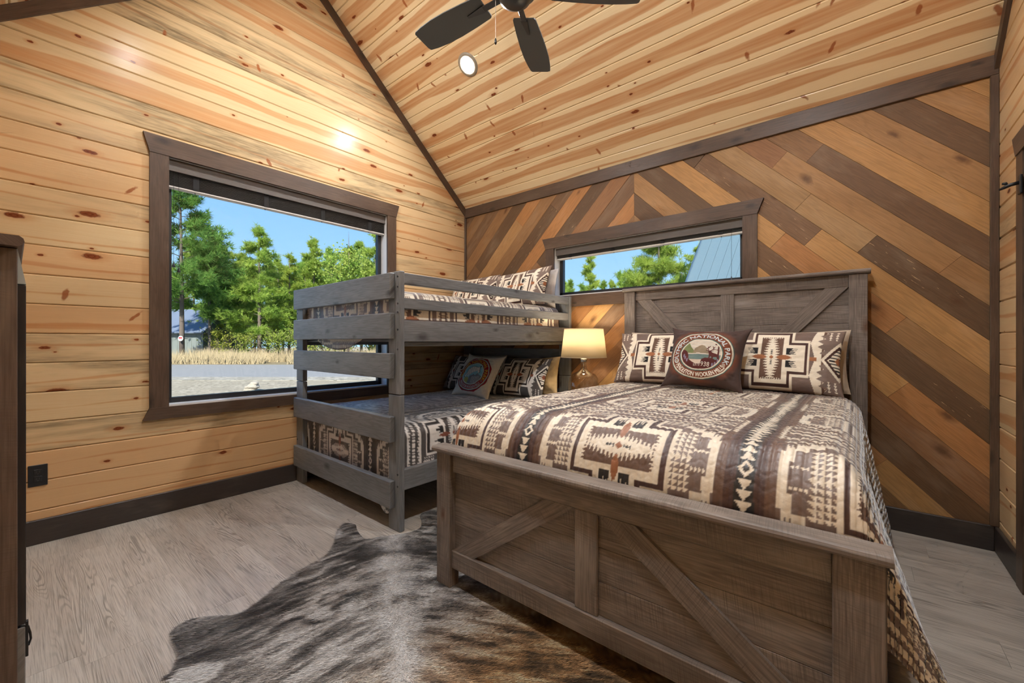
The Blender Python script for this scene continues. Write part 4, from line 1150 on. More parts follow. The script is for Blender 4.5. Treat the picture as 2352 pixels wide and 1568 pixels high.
# ------------------------------------------------------------------ pillows
def pillow(name, W, H, T, M, front, back, label, cat='pillow', n=90, mat=None, pinch=.07, ears=.0, group=None, wrinkle=.004, seed=0):
    nu, nv = n, max(24, int(n * H / W))
    u = np.linspace(-1, 1, nu); v = np.linspace(-1, 1, nv)
    U, Vv = np.meshgrid(u, v, indexing='ij')
    prof = ((1 - np.abs(U) ** 2.6) * (1 - np.abs(Vv) ** 2.6)).clip(0) ** .52
    kx = 1 - pinch * (1 - Vv ** 2) * U ** 2; ky = 1 - pinch * (1 - U ** 2) * Vv ** 2
    X = W / 2 * U * kx; Y = H / 2 * Vv * ky
    X += ears * np.sign(U) * (np.abs(U) ** 6) * (np.abs(Vv) ** 6); Y += ears * np.sign(Vv) * (np.abs(U) ** 6) * (np.abs(Vv) ** 6)
    w = (vn1(U * 4 + seed, Vv * 4) - .5) * 2 * wrinkle + (vn2(U * 11 + seed, Vv * 11) - .5) * wrinkle
    rim = np.clip(1 - np.maximum(np.abs(U), np.abs(Vv)), 0, .2) / .2
    # sag: the lower half is fatter
    fat = 1 - .12 * Vv
    Zf = (T / 2 * prof * fat + w * rim + .0015); Zb = -(T / 2 * prof * fat * .8 + w * rim + .0015)
    Pf = np.stack([X, Y, Zf], -1).reshape(-1, 3); Pb = np.stack([X[::-1], Y[::-1], Zb[::-1]], -1).reshape(-1, 3)
    mf = grid_mesh(name, Pf, nu, nv, mat or M_SHAM)
    # join both halves in one mesh
    mb_ = grid_mesh(name + '_b', Pb, nu, nv, mat or M_SHAM)
    import bmesh
    b = bmesh.new(); b.from_mesh(mf); b.from_mesh(mb_); b.to_mesh(mf); b.free(); bpy.data.meshes.remove(mb_)
    cf = front(U, Vv); cb_ = back(U, Vv) if callable(back) else np.broadcast_to(np.array(back), cf.shape)
    add_col(mf, np.concatenate([cf.reshape(-1, 3), cb_.reshape(-1, 3)]))
    mf.shade_smooth()
    o = bpy.data.objects.new(name, mf); place(o, M)
    return tag(o, label, cat, group)
def lean(x, y, z, tilt, roll=0.0, turn=0.0):
    t = math.radians(tilt)
    Mx = frame_mat((x, y, z), (1, 0, 0), (0, math.sin(t), math.cos(t)))
    return Matrix.Translation((x, y, z)) @ Matrix.Rotation(math.radians(turn), 4, 'Z') @ Matrix.Translation((-x, -y, -z)) @ Mx @ Matrix.Rotation(math.radians(roll), 4, 'Z')
def solid(c): return lambda U, V_: np.broadcast_to(np.array(c), U.shape + (3,)).copy()
shB = lambda U, V_: sham_pattern(U, V_, PAL_B)
shGreyed = lambda U, V_: sham_pattern(U, V_, PAL_GREYED)
def shMix(U, V_):
    return sham_pattern(U, V_, PAL_B) * np.array((.95, .95, 1.0))
CR = (.62, .50, .34)
# queen bed
pillow('pillow', .70, .42, .15, lean(-1.16, 3.395, 1.075, 16), solid((.60, .50, .38)), CR, 'plain cream sleeping pillow behind the left patterned pillow on the queen bed', seed=5, n=50)
pillow('pillow', .70, .42, .15, lean(-.38, 3.395, 1.072, 16), solid((.60, .50, .38)), CR, 'plain cream sleeping pillow behind the right patterned pillow on the queen bed', seed=6, n=50)
pillow('pillow', .74, .44, .15, lean(-1.175, 3.255, 1.072, 24, 1), shB, PAL_B['taupe'], 'left brown and cream patterned pillow against the queen headboard', seed=1, n=210)
pillow('pillow', .76, .44, .15, lean(-.435, 3.26, 1.068, 24, -1), shB, PAL_B['taupe'], 'right brown and cream patterned pillow against the queen headboard', seed=2, n=210)
# lower bunk
pillow('pillow', .68, .42, .15, lean(-3.27, 3.405, .845, 12), solid((.62, .56, .46)), CR, 'plain cream sleeping pillow at the wall side of the lower bunk', seed=7, n=50)
pillow('pillow', .66, .40, .16, lean(-2.565, 3.41, .840, 12, 3), solid((.66, .50, .28)), CR, 'plain tan sleeping pillow sticking out beside the lower bunk post', seed=8, n=60, wrinkle=.014)
pillow('pillow', .70, .42, .14, lean(-3.295, 3.245, .842, 27, -2), shGreyed, PAL_GREYED['taupe'], 'patterned pillow at the wall side of the lower bunk, its colours greyed for the light', seed=3, n=160)
pillow('pillow', .70, .42, .14, lean(-2.625, 3.265, .842, 27, 1), shGreyed, PAL_GREYED['taupe'], 'patterned pillow beside the bunk post on the lower bunk, its colours greyed for the light', seed=4, n=160)
# upper bunk
pillow('pillow', .66, .40, .15, lean(-2.60, 3.43, 1.722, 8, 0), solid((.62, .60, .60)), (.62, .60, .60), 'plain white sleeping pillow behind the patterned pillow on the upper bunk', seed=9, n=50, wrinkle=.008)
pillow('pillow', .70, .43, .15, lean(-3.315, 3.30, 1.725, 24, 1), shB, PAL_B['taupe'], 'patterned pillow at the wall side of the upper bunk', seed=10, n=150)
pillow('pillow', .70, .43, .15, lean(-2.63, 3.285, 1.728, 24, 4), shB, PAL_B['taupe'], 'patterned pillow nearest the narrow window on the upper bunk', seed=11, n=150)

# ------------------------------------------------------------------ printed cushions
def text_tris(body, size=1.0):
    cu = bpy.data.curves.new('t', 'FONT'); cu.body = body; cu.size = size; cu.resolution_u = 3; cu.align_x = 'CENTER'
    ob = bpy.data.objects.new('t', cu); COL.objects.link(ob)
    dg = bpy.context.evaluated_depsgraph_get(); ev = ob.evaluated_get(dg); me = ev.to_mesh(); me.calc_loop_triangles()
    v = np.array([p.co[:2] for p in me.vertices]); t = np.array([tuple(l.vertices) for l in me.loop_triangles])
    ev.to_mesh_clear(); COL.objects.unlink(ob); bpy.data.objects.remove(ob); bpy.data.curves.remove(cu)
    return v, t
def fill_tris(U, V_, pts, tris, rgb, c):
    nu, nv = U.shape
    for t in tris:
        a, b, d = pts[t[0]], pts[t[1]], pts[t[2]]
        lo = np.minimum(np.minimum(a, b), d); hi = np.maximum(np.maximum(a, b), d)
        i0, i1 = int((lo[0] + 1) / 2 * (nu - 1)), int((hi[0] + 1) / 2 * (nu - 1)) + 2
        j0, j1 = int((lo[1] + 1) / 2 * (nv - 1)), int((hi[1] + 1) / 2 * (nv - 1)) + 2
        i0, j0 = max(i0, 0), max(j0, 0)
        u, v = U[i0:i1, j0:j1], V_[i0:i1, j0:j1]
        if u.size == 0: continue
        f = lambda p, q: (q[0] - p[0]) * (v - p[1]) - (q[1] - p[1]) * (u - p[0])
        s1, s2, s3 = f(a, b), f(b, d), f(d, a)
        m_ = ((s1 >= 0) & (s2 >= 0) & (s3 >= 0)) | ((s1 <= 0) & (s2 <= 0) & (s3 <= 0))
        rgb[i0:i1, j0:j1][m_] = c
def arc_text(U, V_, body, c, r, centre, span, h, rgb, colour, bottom=False, squeeze=1.0):
    """letters set along an arc: centre angle (deg), angular span (deg), letter height h"""
    v, t = text_tris(body)
    w = v[:, 0].max() - v[:, 0].min(); v = v.copy(); v[:, 0] -= (v[:, 0].max() + v[:, 0].min()) / 2
    v[:, 0] /= w; v[:, 1] = v[:, 1] / .73 * h
    if not bottom:
        th = np.radians(centre - v[:, 0] * span); rr = r + v[:, 1] - h / 2
    else:
        th = np.radians(centre + v[:, 0] * span); rr = r - v[:, 1] + h / 2
    pts = np.stack([c[0] + rr * np.cos(th), c[1] + rr * np.sin(th)], 1)
    for ox, oy in ((-.004, 0), (.004, 0), (0, .004), (0, -.004)): fill_tris(U, V_, pts + np.array((ox, oy)), t, rgb, colour)
def flat_text(U, V_, body, x, y, w, h, rgb, colour):
    v, t = text_tris(body); v = v.copy()
    v[:, 0] = (v[:, 0] - v[:, 0].min()) / (v[:, 0].max() - v[:, 0].min()) * w + x; v[:, 1] = v[:, 1] / .73 * h + y
    fill_tris(U, V_, v, t, rgb, colour)
def poly_mask(U, V_, pts):
    ins = np.zeros(U.shape, bool); n = len(pts)
    for i in range(n):
        (x0, y0), (x1, y1) = pts[i], pts[(i + 1) % n]
        if y0 == y1: continue
        cr = ((V_ > y0) != (V_ > y1)) & (U < (x1 - x0) * (V_ - y0) / (y1 - y0) + x0)
        ins ^= cr
    return ins
def emblem_elk(U, V_):
    rgb = np.empty(U.shape + (3,)); rgb[:] = (.070, .044, .038)
    c = (-.03, -.02); r = np.hypot(U - c[0], V_ - c[1])
    n = vn3(U * 5 + 3, V_ * 5)
    gm = np.clip((1.02 - r) / .2, 0, 1) * np.clip(n * 1.5, 0, 1)
    rgb = rgb * (1 - gm[..., None]) + np.array((.20, .055, .022)) * gm[..., None]
    M = lambda rr, col: put(rgb, r < rr, col)
    M(.85, (.05, .10, .09)); M(.825, (.66, .60, .48)); M(.785, (.175, .050, .022)); M(.575, (.05, .12, .11)); M(.545, (.66, .60, .48)); M(.51, (.60, .53, .44))
    sc = r < .51
    put(rgb, sc & (np.sin(V_ * 60 + 3 * np.sin(U * 5)) > .75) & (V_ > .05), (.55, .52, .46))
    G = lambda pts, col: put(rgb, sc & poly_mask(U, V_, pts), col)
    G([(-.6, .0), (-.50, .22), (-.44, .30), (-.38, .36), (-.30, .20), (-.24, .12), (-.15, .02), (-.15, -.02), (-.6, -.02)], (.18, .21, .085))
    G([(-.24, .02), (-.20, .16), (-.10, .26), (-.04, .30), (.04, .27), (.10, .18), (.16, .08), (.20, .0)], (.26, .20, .13))
    G([(-.4, .0), (.30, .0), (.30, -.05), (-.4, -.05)], (.58, .50, .42))
    G([(-.5, -.03), (.5, -.03), (.5, -.24), (-.5, -.24)], (.13, .19, .175))
    G([(-.3, -.22), (.1, -.22), (.05, -.36), (-.2, -.36)], (.62, .50, .40))
    dk = (.085, .016, .014)
    G([(-.6, .12), (-.46, .10), (-.38, .02), (-.34, -.10), (-.32, -.22), (-.22, -.30), (-.12, -.36), (.0, -.36), (.02, -.20), (.10, -.14), (.28, -.15), (.36, -.2), (.6, -.1), (.6, -.7), (-.6, -.7)], dk)
    # elk
    G([(.15, .08), (.19, .10), (.23, .08), (.25, .05), (.30, .03), (.42, -.02), (.45, -.09), (.44, -.20), (.41, -.20), (.40, -.12), (.36, -.10), (.30, -.11), (.29, -.2), (.26, -.2), (.25, -.10), (.22, -.08), (.21, -.2), (.18, -.2), (.18, -.05), (.17, .02)], dk)
    for pts in ([(.17, .10), (.13, .17), (.14, .24)], [(.15, .15), (.10, .18)], [(.20, .10), (.26, .15), (.30, .23)], [(.25, .14), (.32, .15)], [(.14, .2), (.18, .26)], [(.28, .18), (.25, .25)], [(.16, .09), (.10, .11)], [(.21, .09), (.27, .10)]):
        for (xa, ya), (xb, yb) in zip(pts[:-1], pts[1:]):
            L = math.hypot(xb - xa, yb - ya); t = np.clip(((U - xa) * (xb - xa) + (V_ - ya) * (yb - ya)) / L ** 2, 0, 1)
            put(rgb, sc & (np.hypot(U - xa - t * (xb - xa), V_ - ya - t * (yb - ya)) < .011), dk)
    G([(.375, .40), (.41, .40), (.43, .0), (.46, -.2), (.40, -.2), (.39, .0)], dk)
    for cx_, cy_, rr in ((.33, .34, .035), (.47, .30, .04), (.36, .43, .025), (.46, .08, .05), (.50, .0, .05), (.36, .12, .03)): put(rgb, sc & (np.hypot((U - cx_) / 1.6, V_ - cy_) < rr) & (n > .3), dk)
    for cx_, cy_ in ((-.46, -.10), (-.42, -.17), (-.36, -.24), (.42, -.22), (.36, -.32), (.44, -.32), (.30, -.36)):
        put(rgb, sc & (np.hypot((U - cx_) / .35, V_ - cy_) < .06), (.23, .19, .27))
    put(rgb, (r > .51) & (r < .545), (.66, .60, .48))
    arc_text(U, V_, 'OLYMPIC NATIONAL PARK', c, .685, 92, 232, .135, rgb, (.55, .64, .66))
    arc_text(U, V_, 'PENDLETON WOOLEN MILLS', c, .685, 270, 118, .145, rgb, (.80, .75, .64), bottom=True)
    for a in (203, -28):
        x, y = c[0] + .685 * math.cos(math.radians(a)), c[1] + .685 * math.sin(math.radians(a))
        put(rgb, (np.hypot((U - x) / .7, V_ - y) < .065) & (saw((U + V_) / .03) > .5), (.62, .56, .46))
    flat_text(U, V_, 'EST', -.17, -.43, .13, .085, rgb, (.66, .60, .50))
    flat_text(U, V_, '1938', -.03, -.43, .26, .155, rgb, (.68, .62, .52))
    return rgb
def emblem_goat(U, V_):
    rgb = np.empty(U.shape + (3,)); rgb[:] = (.74, .70, .62)
    c = (-.02, -.04); r = np.hypot(U - c[0], V_ - c[1])
    k = 8
    star = [(c[0] + (.90 if i % 2 == 0 else .855) * math.cos(2 * PI * i / (2 * k) + PI / 8), c[1] + (.90 if i % 2 == 0 else .855) * math.sin(2 * PI * i / (2 * k) + PI / 8)) for i in range(2 * k)]
    red = (.30, .014, .022); teal = (.20, .52, .47)
    put(rgb, poly_mask(U, V_, star), red)
    for rr, col in ((.80, teal), (.775, (.75, .72, .66)), (.755, red), (.55, teal), (.525, (.75, .72, .66)), (.50, (.26, .56, .66))): put(rgb, r < rr, col)
    sc = r < .50
    put(rgb, poly_mask(U, V_, [(-.85, -.28), (.80, -.28), (.6, -.7), (.2, -.86), (-.3, -.86), (-.7, -.6)]) & (r < .755) & (r > .55), (.34, .04, .045))
    G = lambda pts, col: put(rgb, sc & poly_mask(U, V_, pts), col)
    G([(-.1, -.18), (.05, -.06), (.14, -.12), (.24, .0), (.32, -.06), (.5, -.14), (.5, -.6), (-.2, -.6)], (.17, .20, .25))
    put(rgb, sc & poly_mask(U, V_, [(.0, -.2), (.4, -.12), (.4, -.5), (.0, -.5)]) & (saw(U / .045 + V_ * 2) > .5), (.42, .46, .50))
    G([(-.36, -.26), (-.18, -.24), (-.12, -.34), (-.15, -.6), (-.4, -.5)], (.42, .42, .16))
    goat = [(-.40, -.24), (-.36, -.05), (-.34, .12), (-.26, .26), (-.12, .31), (.04, .29), (.16, .26), (.24, .30), (.27, .26), (.30, .16), (.32, .04), (.27, .0), (.22, .05), (.19, .12), (.10, .07), (.02, .05), (-.08, -.02), (-.14, -.12), (-.20, -.22), (-.25, -.22), (-.22, -.08), (-.28, -.10), (-.33, -.24)]
    big = [((x - (-.05)) * 1.06 - .05, (y - .05) * 1.07 + .05) for x, y in goat]
    G(big, (.035, .03, .035)); G(goat, (.74, .72, .68))
    put(rgb, sc & (np.hypot(U - .27, V_ - .13) < .018), (.03, .03, .03)); put(rgb, sc & (np.hypot((U - .285) / .5, V_ - .33) < .05), (.04, .03, .03))
    put(rgb, sc & poly_mask(U, V_, goat) & (saw(U / .11 + V_ * 3) > .86), (.30, .30, .32))
    arc_text(U, V_, 'GLACIER NATIONAL PARK', c, .655, 90, 226, .15, rgb, (.74, .52, .07))
    arc_text(U, V_, 'PENDLETON WOOLEN MILLS', c, .655, 270, 108, .135, rgb, (.48, .50, .50), bottom=True)
    for a in (200, -26):
        x, y = c[0] + .655 * math.cos(math.radians(a)), c[1] + .655 * math.sin(math.radians(a))
        put(rgb, np.abs(U - x) / .05 + np.abs(V_ - y) / .04 < 1, (.30, .30, .30))
    return rgb
pillow('cushion', .50, .44, .17, lean(-.807, 3.055, 1.083, 26, -2), emblem_elk, (.070, .044, .038), 'brown square cushion with a round elk emblem on the queen bed', 'cushion', 300, M_CUSH, pinch=.09, ears=.016, wrinkle=.006, seed=21)
pillow('cushion', .50, .46, .15, lean(-2.945, 3.01, .852, 31, -2), emblem_goat, (.74, .70, .62), 'white square cushion with a red mountain goat emblem on the lower bunk', 'cushion', 280, M_CUSH, pinch=.09, ears=.018, wrinkle=.006, seed=22)

# ------------------------------------------------------------------ cowhide rug
def at_floor(px, py, z=0.0):
    d = FW + RT * ((px - CXP) / FPX) - Vector((0, 0, 1)) * ((py - CYP) / FPX)
    t = (z - CAMZ) / d.z
    return (d.x * t, d.y * t)
seen = [(1003, 1169), (988, 1171), (967, 1178), (963.6, 1185), (968, 1194), (968, 1207), (961.8, 1214), (945, 1221), (924, 1224.5), (892, 1230), (869, 1232), (853, 1237), (838.6, 1237), (828, 1228), (819, 1214), (818, 1203),
        (803, 1200.5), (788.6, 1202), (778, 1214), (771, 1237), (767, 1256), (751, 1276), (712, 1298), (674, 1316), (623, 1357), (572.6, 1400), (539, 1412), (481.6, 1414), (438, 1420.6), (404, 1441), (393, 1458), (409, 1491), (412.6, 1511), (404, 1535), (364, 1568)]
out_ = [at_floor(*p) for p in seen]
hid = [(-1.345, .62), (-1.30, .50), (-1.20, .47), (-1.10, .52), (-.95, .50), (-.80, .46), (-.62, .50), (-.45, .62), (-.28, .60), (-.14, .66), (-.10, .78), (-.20, .92), (-.22, 1.10), (-.18, 1.30), (-.30, 1.50), (-.50, 1.62), (-.66, 1.80), (-.80, 1.98), (-.98, 2.02), (-1.15, 1.96), (-1.32, 2.00), (-1.52, 1.96)]
out_ += hid
def smooth_loop(P, it=2):
    for _ in range(it):
        Q = []
        for i in range(len(P)):
            a, b = P[i], P[(i + 1) % len(P)]
            Q += [(a[0] * .75 + b[0] * .25, a[1] * .75 + b[1] * .25), (a[0] * .25 + b[0] * .75, a[1] * .25 + b[1] * .75)]
        P = Q
    return P
loop = smooth_loop(out_, 2)
LP = np.array(loop)
spine = np.array([at_floor(*p) for p in ((905, 1225), (900, 1290), (905, 1370), (915, 1450), (925, 1530), (934, 1620), (940, 1750))])
def rug_field(x, y):
    """signed distance from the spine (left negative) and position along it"""
    best = np.full(x.shape, 9.0); sd = np.zeros(x.shape); al = np.zeros(x.shape); acc = 0.0
    tdx = np.zeros(x.shape); tdy = np.zeros(x.shape)
    for (ax_, ay_), (bx_, by_) in zip(spine[:-1], spine[1:]):
        L = math.hypot(bx_ - ax_, by_ - ay_); tx, ty = (bx_ - ax_) / L, (by_ - ay_) / L
        t = np.clip((x - ax_) * tx + (y - ay_) * ty, -.5 if acc == 0 else 0, L)
        dx, dy = x - ax_ - tx * t, y - ay_ - ty * t; d = np.hypot(dx, dy); m_ = d < best
        s = dx * -ty + dy * tx
        best[m_] = d[m_]; sd[m_] = (np.sign(s) * d)[m_]; al[m_] = (acc + t)[m_]; tdx[m_] = tx; tdy[m_] = ty; acc += L
    return sd, al, tdx, tdy
def rug_colour(x, y):
    sd, al, tx, ty = rug_field(x, y)
    a = np.abs(sd)
    # streaks sweep outward and towards the tail
    al2 = al - .45 * a
    st = .40 * vn1(al2 * 17 + 4 * vn2(a * 7, al * 7), a * 4 + sd) + .35 * vn2(al2 * 44 + 3 * vn1(a * 9, al * 9), a * 9 + 5) + .25 * vn3(al2 * 90, a * 14)
    big = vn3(al * 5 + 9, sd * 4 + 3)
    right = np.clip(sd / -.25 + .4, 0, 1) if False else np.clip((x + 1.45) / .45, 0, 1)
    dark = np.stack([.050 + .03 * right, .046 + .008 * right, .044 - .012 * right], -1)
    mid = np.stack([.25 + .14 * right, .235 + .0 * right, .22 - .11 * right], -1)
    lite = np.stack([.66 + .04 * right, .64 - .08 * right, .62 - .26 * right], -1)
    fine = vn1(al2 * 150, a * 16 + 2)
    f = np.clip(.50 + (st - .5) * 1.9 + (big - .5) * .5 + (fine - .5) * .6, 0, 1)[..., None]
    rgb = np.where(f < .5, dark + (mid - dark) * f * 2, mid + (lite - mid) * (f - .5) * 2)
    sp = np.exp(-(sd / (.050 + .06 * vn2(al * 11, 1 + 0 * al))) ** 2) * np.clip(vn1(al * 16, sd * 26) * 1.7, .2, 1)
    sp = sp[..., None]
    rgb = rgb * (1 - sp * .85) + np.array((.82, .81, .80)) * sp * .85
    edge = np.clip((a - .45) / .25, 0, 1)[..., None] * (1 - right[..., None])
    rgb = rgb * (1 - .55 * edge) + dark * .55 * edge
    # white patches on the flaps
    for (px, py), rr in (((440, 1560), .085), ((500, 1530), .03), ((778, 1225), .035)):
        cx_, cy_ = at_floor(px, py)
        w = np.clip((rr - np.hypot(x - cx_, y - cy_) + .03 * (vn1(x * 30, y * 30) - .5)) / .015, 0, 1)[..., None]
        rgb = rgb * (1 - w) + np.array((.72, .71, .70)) * w
    return rgb, sd, tx, ty
def inside(x, y):
    ins = np.zeros(x.shape, bool)
    for i in range(len(LP)):
        x0, y0 = LP[i]; x1, y1 = LP[(i + 1) % len(LP)]
        if y0 == y1: continue
        ins ^= ((y > y0) != (y > y1)) & (x < (x1 - x0) * (y - y0) / (y1 - y0) + x0)
    return ins
def edge_dist(x, y):
    d = np.full(x.shape, 9.0)
    for i in range(len(LP)):
        x0, y0 = LP[i]; x1, y1 = LP[(i + 1) % len(LP)]
        L2 = (x1 - x0) ** 2 + (y1 - y0) ** 2 + 1e-12
        t = np.clip(((x - x0) * (x1 - x0) + (y - y0) * (y1 - y0)) / L2, 0, 1)
        d = np.minimum(d, np.hypot(x - x0 - t * (x1 - x0), y - y0 - t * (y1 - y0)))
    return d
from mathutils.geometry import delaunay_2d_cdt
gx, gy = np.meshgrid(np.arange(LP[:, 0].min(), LP[:, 0].max(), .018), np.arange(LP[:, 1].min(), LP[:, 1].max(), .018), indexing='ij')
gx, gy = gx.ravel(), gy.ravel(); k_ = inside(gx, gy); gx, gy = gx[k_], gy[k_]
k_ = edge_dist(gx, gy) > .008; gx, gy = gx[k_], gy[k_]
vs = [Vector(p) for p in loop] + [Vector(p) for p in zip(gx, gy)]
n0 = len(loop)
cv, ce, cf, *_ = delaunay_2d_cdt(vs, [], [list(range(n0))], 1, 1e-5)
cvx = np.array([v[0] for v in cv]); cvy = np.array([v[1] for v in cv])
ed = edge_dist(cvx, cvy)
wav = .003 * (vn1(cvx * 6, cvy * 6)) * np.clip(ed / .05, 0, 1)
zt = .0012 + .0035 * np.clip(ed / .006, 0, 1) + wav * 0
nv_ = len(cv)
Vr = [(cvx[i], cvy[i], zt[i]) for i in range(nv_)]
M_FUR = fabric('cowhide_hair', .55, .3, .3)
rug = empty('cowhide_rug', (float(cvx.mean()), float(cvy.mean()), 0), 'brindle cowhide rug with a pale spine stripe at the foot of the queen bed', 'rug')
hide = obj('hide', Vr, [tuple(f) for f in cf], M_FUR, rug, None, True)
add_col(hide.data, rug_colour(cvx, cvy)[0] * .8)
# hair: short blades lying outward from the spine
NH = 190000
hx_ = rng.uniform(LP[:, 0].min(), LP[:, 0].max(), NH * 2); hy_ = rng.uniform(LP[:, 1].min(), LP[:, 1].max(), NH * 2)
k_ = inside(hx_, hy_) & ~((hx_ > -1.35) & (hy_ > 1.42)); hx_, hy_ = hx_[k_][:NH], hy_[k_][:NH]
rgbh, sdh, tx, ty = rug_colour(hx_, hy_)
sgn = np.sign(sdh)
ox, oy = -ty * sgn, tx * sgn
ang = rng.normal(0, .30, len(hx_))
near_ = np.exp(-(sdh / .022) ** 2)
ang = ang * (1 + 2.2 * near_)
dx, dy = ox * .85 * (1 - near_) + tx * (.55 + .4 * near_), oy * .85 * (1 - near_) + ty * (.55 + .4 * near_)
c_, s_ = np.cos(ang), np.sin(ang); dx, dy = dx * c_ - dy * s_, dx * s_ + dy * c_
L = rng.uniform(.012, .026, len(hx_)); up = rng.uniform(.002, .008, len(hx_)); wd = .0011
edh = .005
p0 = np.stack([hx_ + dy * wd, hy_ - dx * wd, np.full(len(hx_), .004)], 1)
p1 = np.stack([hx_ - dy * wd, hy_ + dx * wd, np.full(len(hx_), .004)], 1)
p2 = np.stack([hx_ + dx * L, hy_ + dy * L, .0045 + up], 1)
VV = np.stack([p0, p1, p2], 1).reshape(-1, 3)
me = bpy.data.meshes.new('fur')
nh = len(hx_)
me.vertices.add(nh * 3); me.vertices.foreach_set('co', VV.astype(np.float32).ravel())
me.loops.add(nh * 3); me.loops.foreach_set('vertex_index', np.arange(nh * 3, dtype=np.int32))
me.polygons.add(nh); me.polygons.foreach_set('loop_start', np.arange(0, nh * 3, 3, dtype=np.int32)); me.polygons.foreach_set('loop_total', np.full(nh, 3, np.int32))
me.update(calc_edges=True)
me.materials.append(M_FUR)
var = rng.uniform(.25, 2.2, nh)[:, None]
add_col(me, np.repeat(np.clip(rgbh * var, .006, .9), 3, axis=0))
fo = bpy.data.objects.new('fur', me); place(fo, None, rug); tag(fo, kind='stuff')
# ------------------------------------------------------------------ outside
GZ = -.35
def at(px, depth, z=GZ):
    p = FW * depth + RT * ((px - CXP) / FPX * depth); return Vector((p.x, p.y, z))
def zat(py, depth): return CAMZ + (CYP - py) / FPX * depth
def ground_mat(name, c1, c2, c3, sc, sc2, bs=.25):
    g = NG(name); tc = g.n('ShaderNodeTexCoord')
    v = g.n('ShaderNodeTexVoronoi', voronoi_dimensions='2D'); g.put(v.inputs['Vector'], tc.outputs['Object']); g.put(v.inputs['Scale'], sc)
    n = g.noise(tc.outputs['Object'], sc2, 4.0, .6)
    vc = g.n('ShaderNodeSeparateColor'); g.put(vc.inputs[0], v.outputs[1])
    c = g.mix(vc.outputs[0], c1, c2); c = g.mix(g.rng(n, .4, .65), c, c3)
    return g.done(g.bsdf(c, 1.0, .0, g.bump(v.outputs[0], bs, .01)))
M_GRAVEL = ground_mat('gravel', (.44, .385, .29), (.20, .175, .13), (.30, .26, .19), 12.0, .9)
M_PEBBLE = ground_mat('pale_gravel', (.46, .42, .34), (.18, .165, .13), (.32, .29, .23), 6.0, 1.5)
M_ROAD = ground_mat('asphalt', (.265, .262, .252), (.24, .238, .23), (.25, .248, .24), 40.0, .5, .02)
M_DRY = ground_mat('dry_grass_soil', (.28, .225, .14), (.19, .15, .09), (.23, .195, .12), 6.0, .7)
def slab(name, p, mat, th=.02):
    V = [tuple(q) for q in p] + [(q[0], q[1], q[2] - th) for q in p]; n = len(p)
    Fc = [tuple(range(n)), tuple(range(n, 2 * n))[::-1]] + [(i, i + n, (i + 1) % n + n, (i + 1) % n) for i in range(n)]
    return obj(name, V, Fc, mat)
sq = [Vector((-110, -70, GZ)), Vector((70, -70, GZ)), Vector((70, 110, GZ)), Vector((-110, 110, GZ))]
tag(slab('ground', sq, M_GRAVEL, .3), kind='structure')
def strip(d0, d1, u0, u1, z): return [FW * d0 + RT * u0 + Vector((0, 0, z)), FW * d0 + RT * u1 + Vector((0, 0, z)), FW * d1 + RT * u1 + Vector((0, 0, z)), FW * d1 + RT * u0 + Vector((0, 0, z))]
# verge, road and dry bank beyond, all west of the house
tag(slab('gravel_verge', strip(16.4, 17.98, -60, -4, GZ + .021), M_PEBBLE), 'pale pebble verge between the gravel yard and the road outside the large window', 'verge')
tag(slab('road', strip(18.0, 27.5, -60, -4, GZ + .02), M_ROAD), 'grey asphalt road crossing the view of the large window', 'road')
tag(slab('grass_bank', strip(27.52, 70, -80, -2, GZ + .03), M_DRY), 'dry straw-coloured bank under the trees beyond the road', 'bank')

def leaf_mat(name, c1, c2, tl):
    g = NG(name); oi = g.n('ShaderNodeObjectInfo'); geo = g.n('ShaderNodeNewGeometry')
    n = g.noise(geo.outputs['Position'], .9, 3.0, .6)
    c = g.mix(g.rng(n, .35, .65), c1, c2)
    c = g.mix(g.m('MULTIPLY', oi.outputs['Random'], .45), c, (c2[0] * 1.25, c2[1] * .85, c2[2] * .6))
    d = g.n('ShaderNodeBsdfDiffuse'); g.put(d.inputs[0], c)
    t = g.n('ShaderNodeBsdfTranslucent'); g.put(t.inputs[0], g.mix(.5, c, (.35, .55, .08)))
    mx = g.n('ShaderNodeMixShader'); g.put(mx.inputs[0], tl); g.t.links.new(d.outputs[0], mx.inputs[1]); g.t.links.new(t.outputs[0], mx.inputs[2])
    return g.done(mx.outputs[0])
M_NEEDLE = leaf_mat('pine_needles', (.16, .32, .06), (.43, .57, .13), .45)
M_NEEDLE_SHADED = leaf_mat('pine_needles_shaded', (.075, .18, .05), (.20, .36, .08), .4)  # darker needle copy: shade on the left pines put into their colour
M_LEAF = leaf_mat('leaves', (.20, .33, .06), (.42, .46, .11), .42)
M_BARK = plain('bark', (.155, .125, .105), .9, .1)
def tri_mesh(name, V, mat):
    n = len(V) // 3
    me = bpy.data.meshes.new(name)
    me.vertices.add(n * 3); me.vertices.foreach_set('co', V.astype(np.float32).ravel())
    me.loops.add(n * 3); me.loops.foreach_set('vertex_index', np.arange(n * 3, dtype=np.int32))
    me.polygons.add(n); me.polygons.foreach_set('loop_start', np.arange(0, n * 3, 3, dtype=np.int32)); me.polygons.foreach_set('loop_total', np.full(n, 3, np.int32))
    me.update(calc_edges=True); me.materials.append(mat); return me
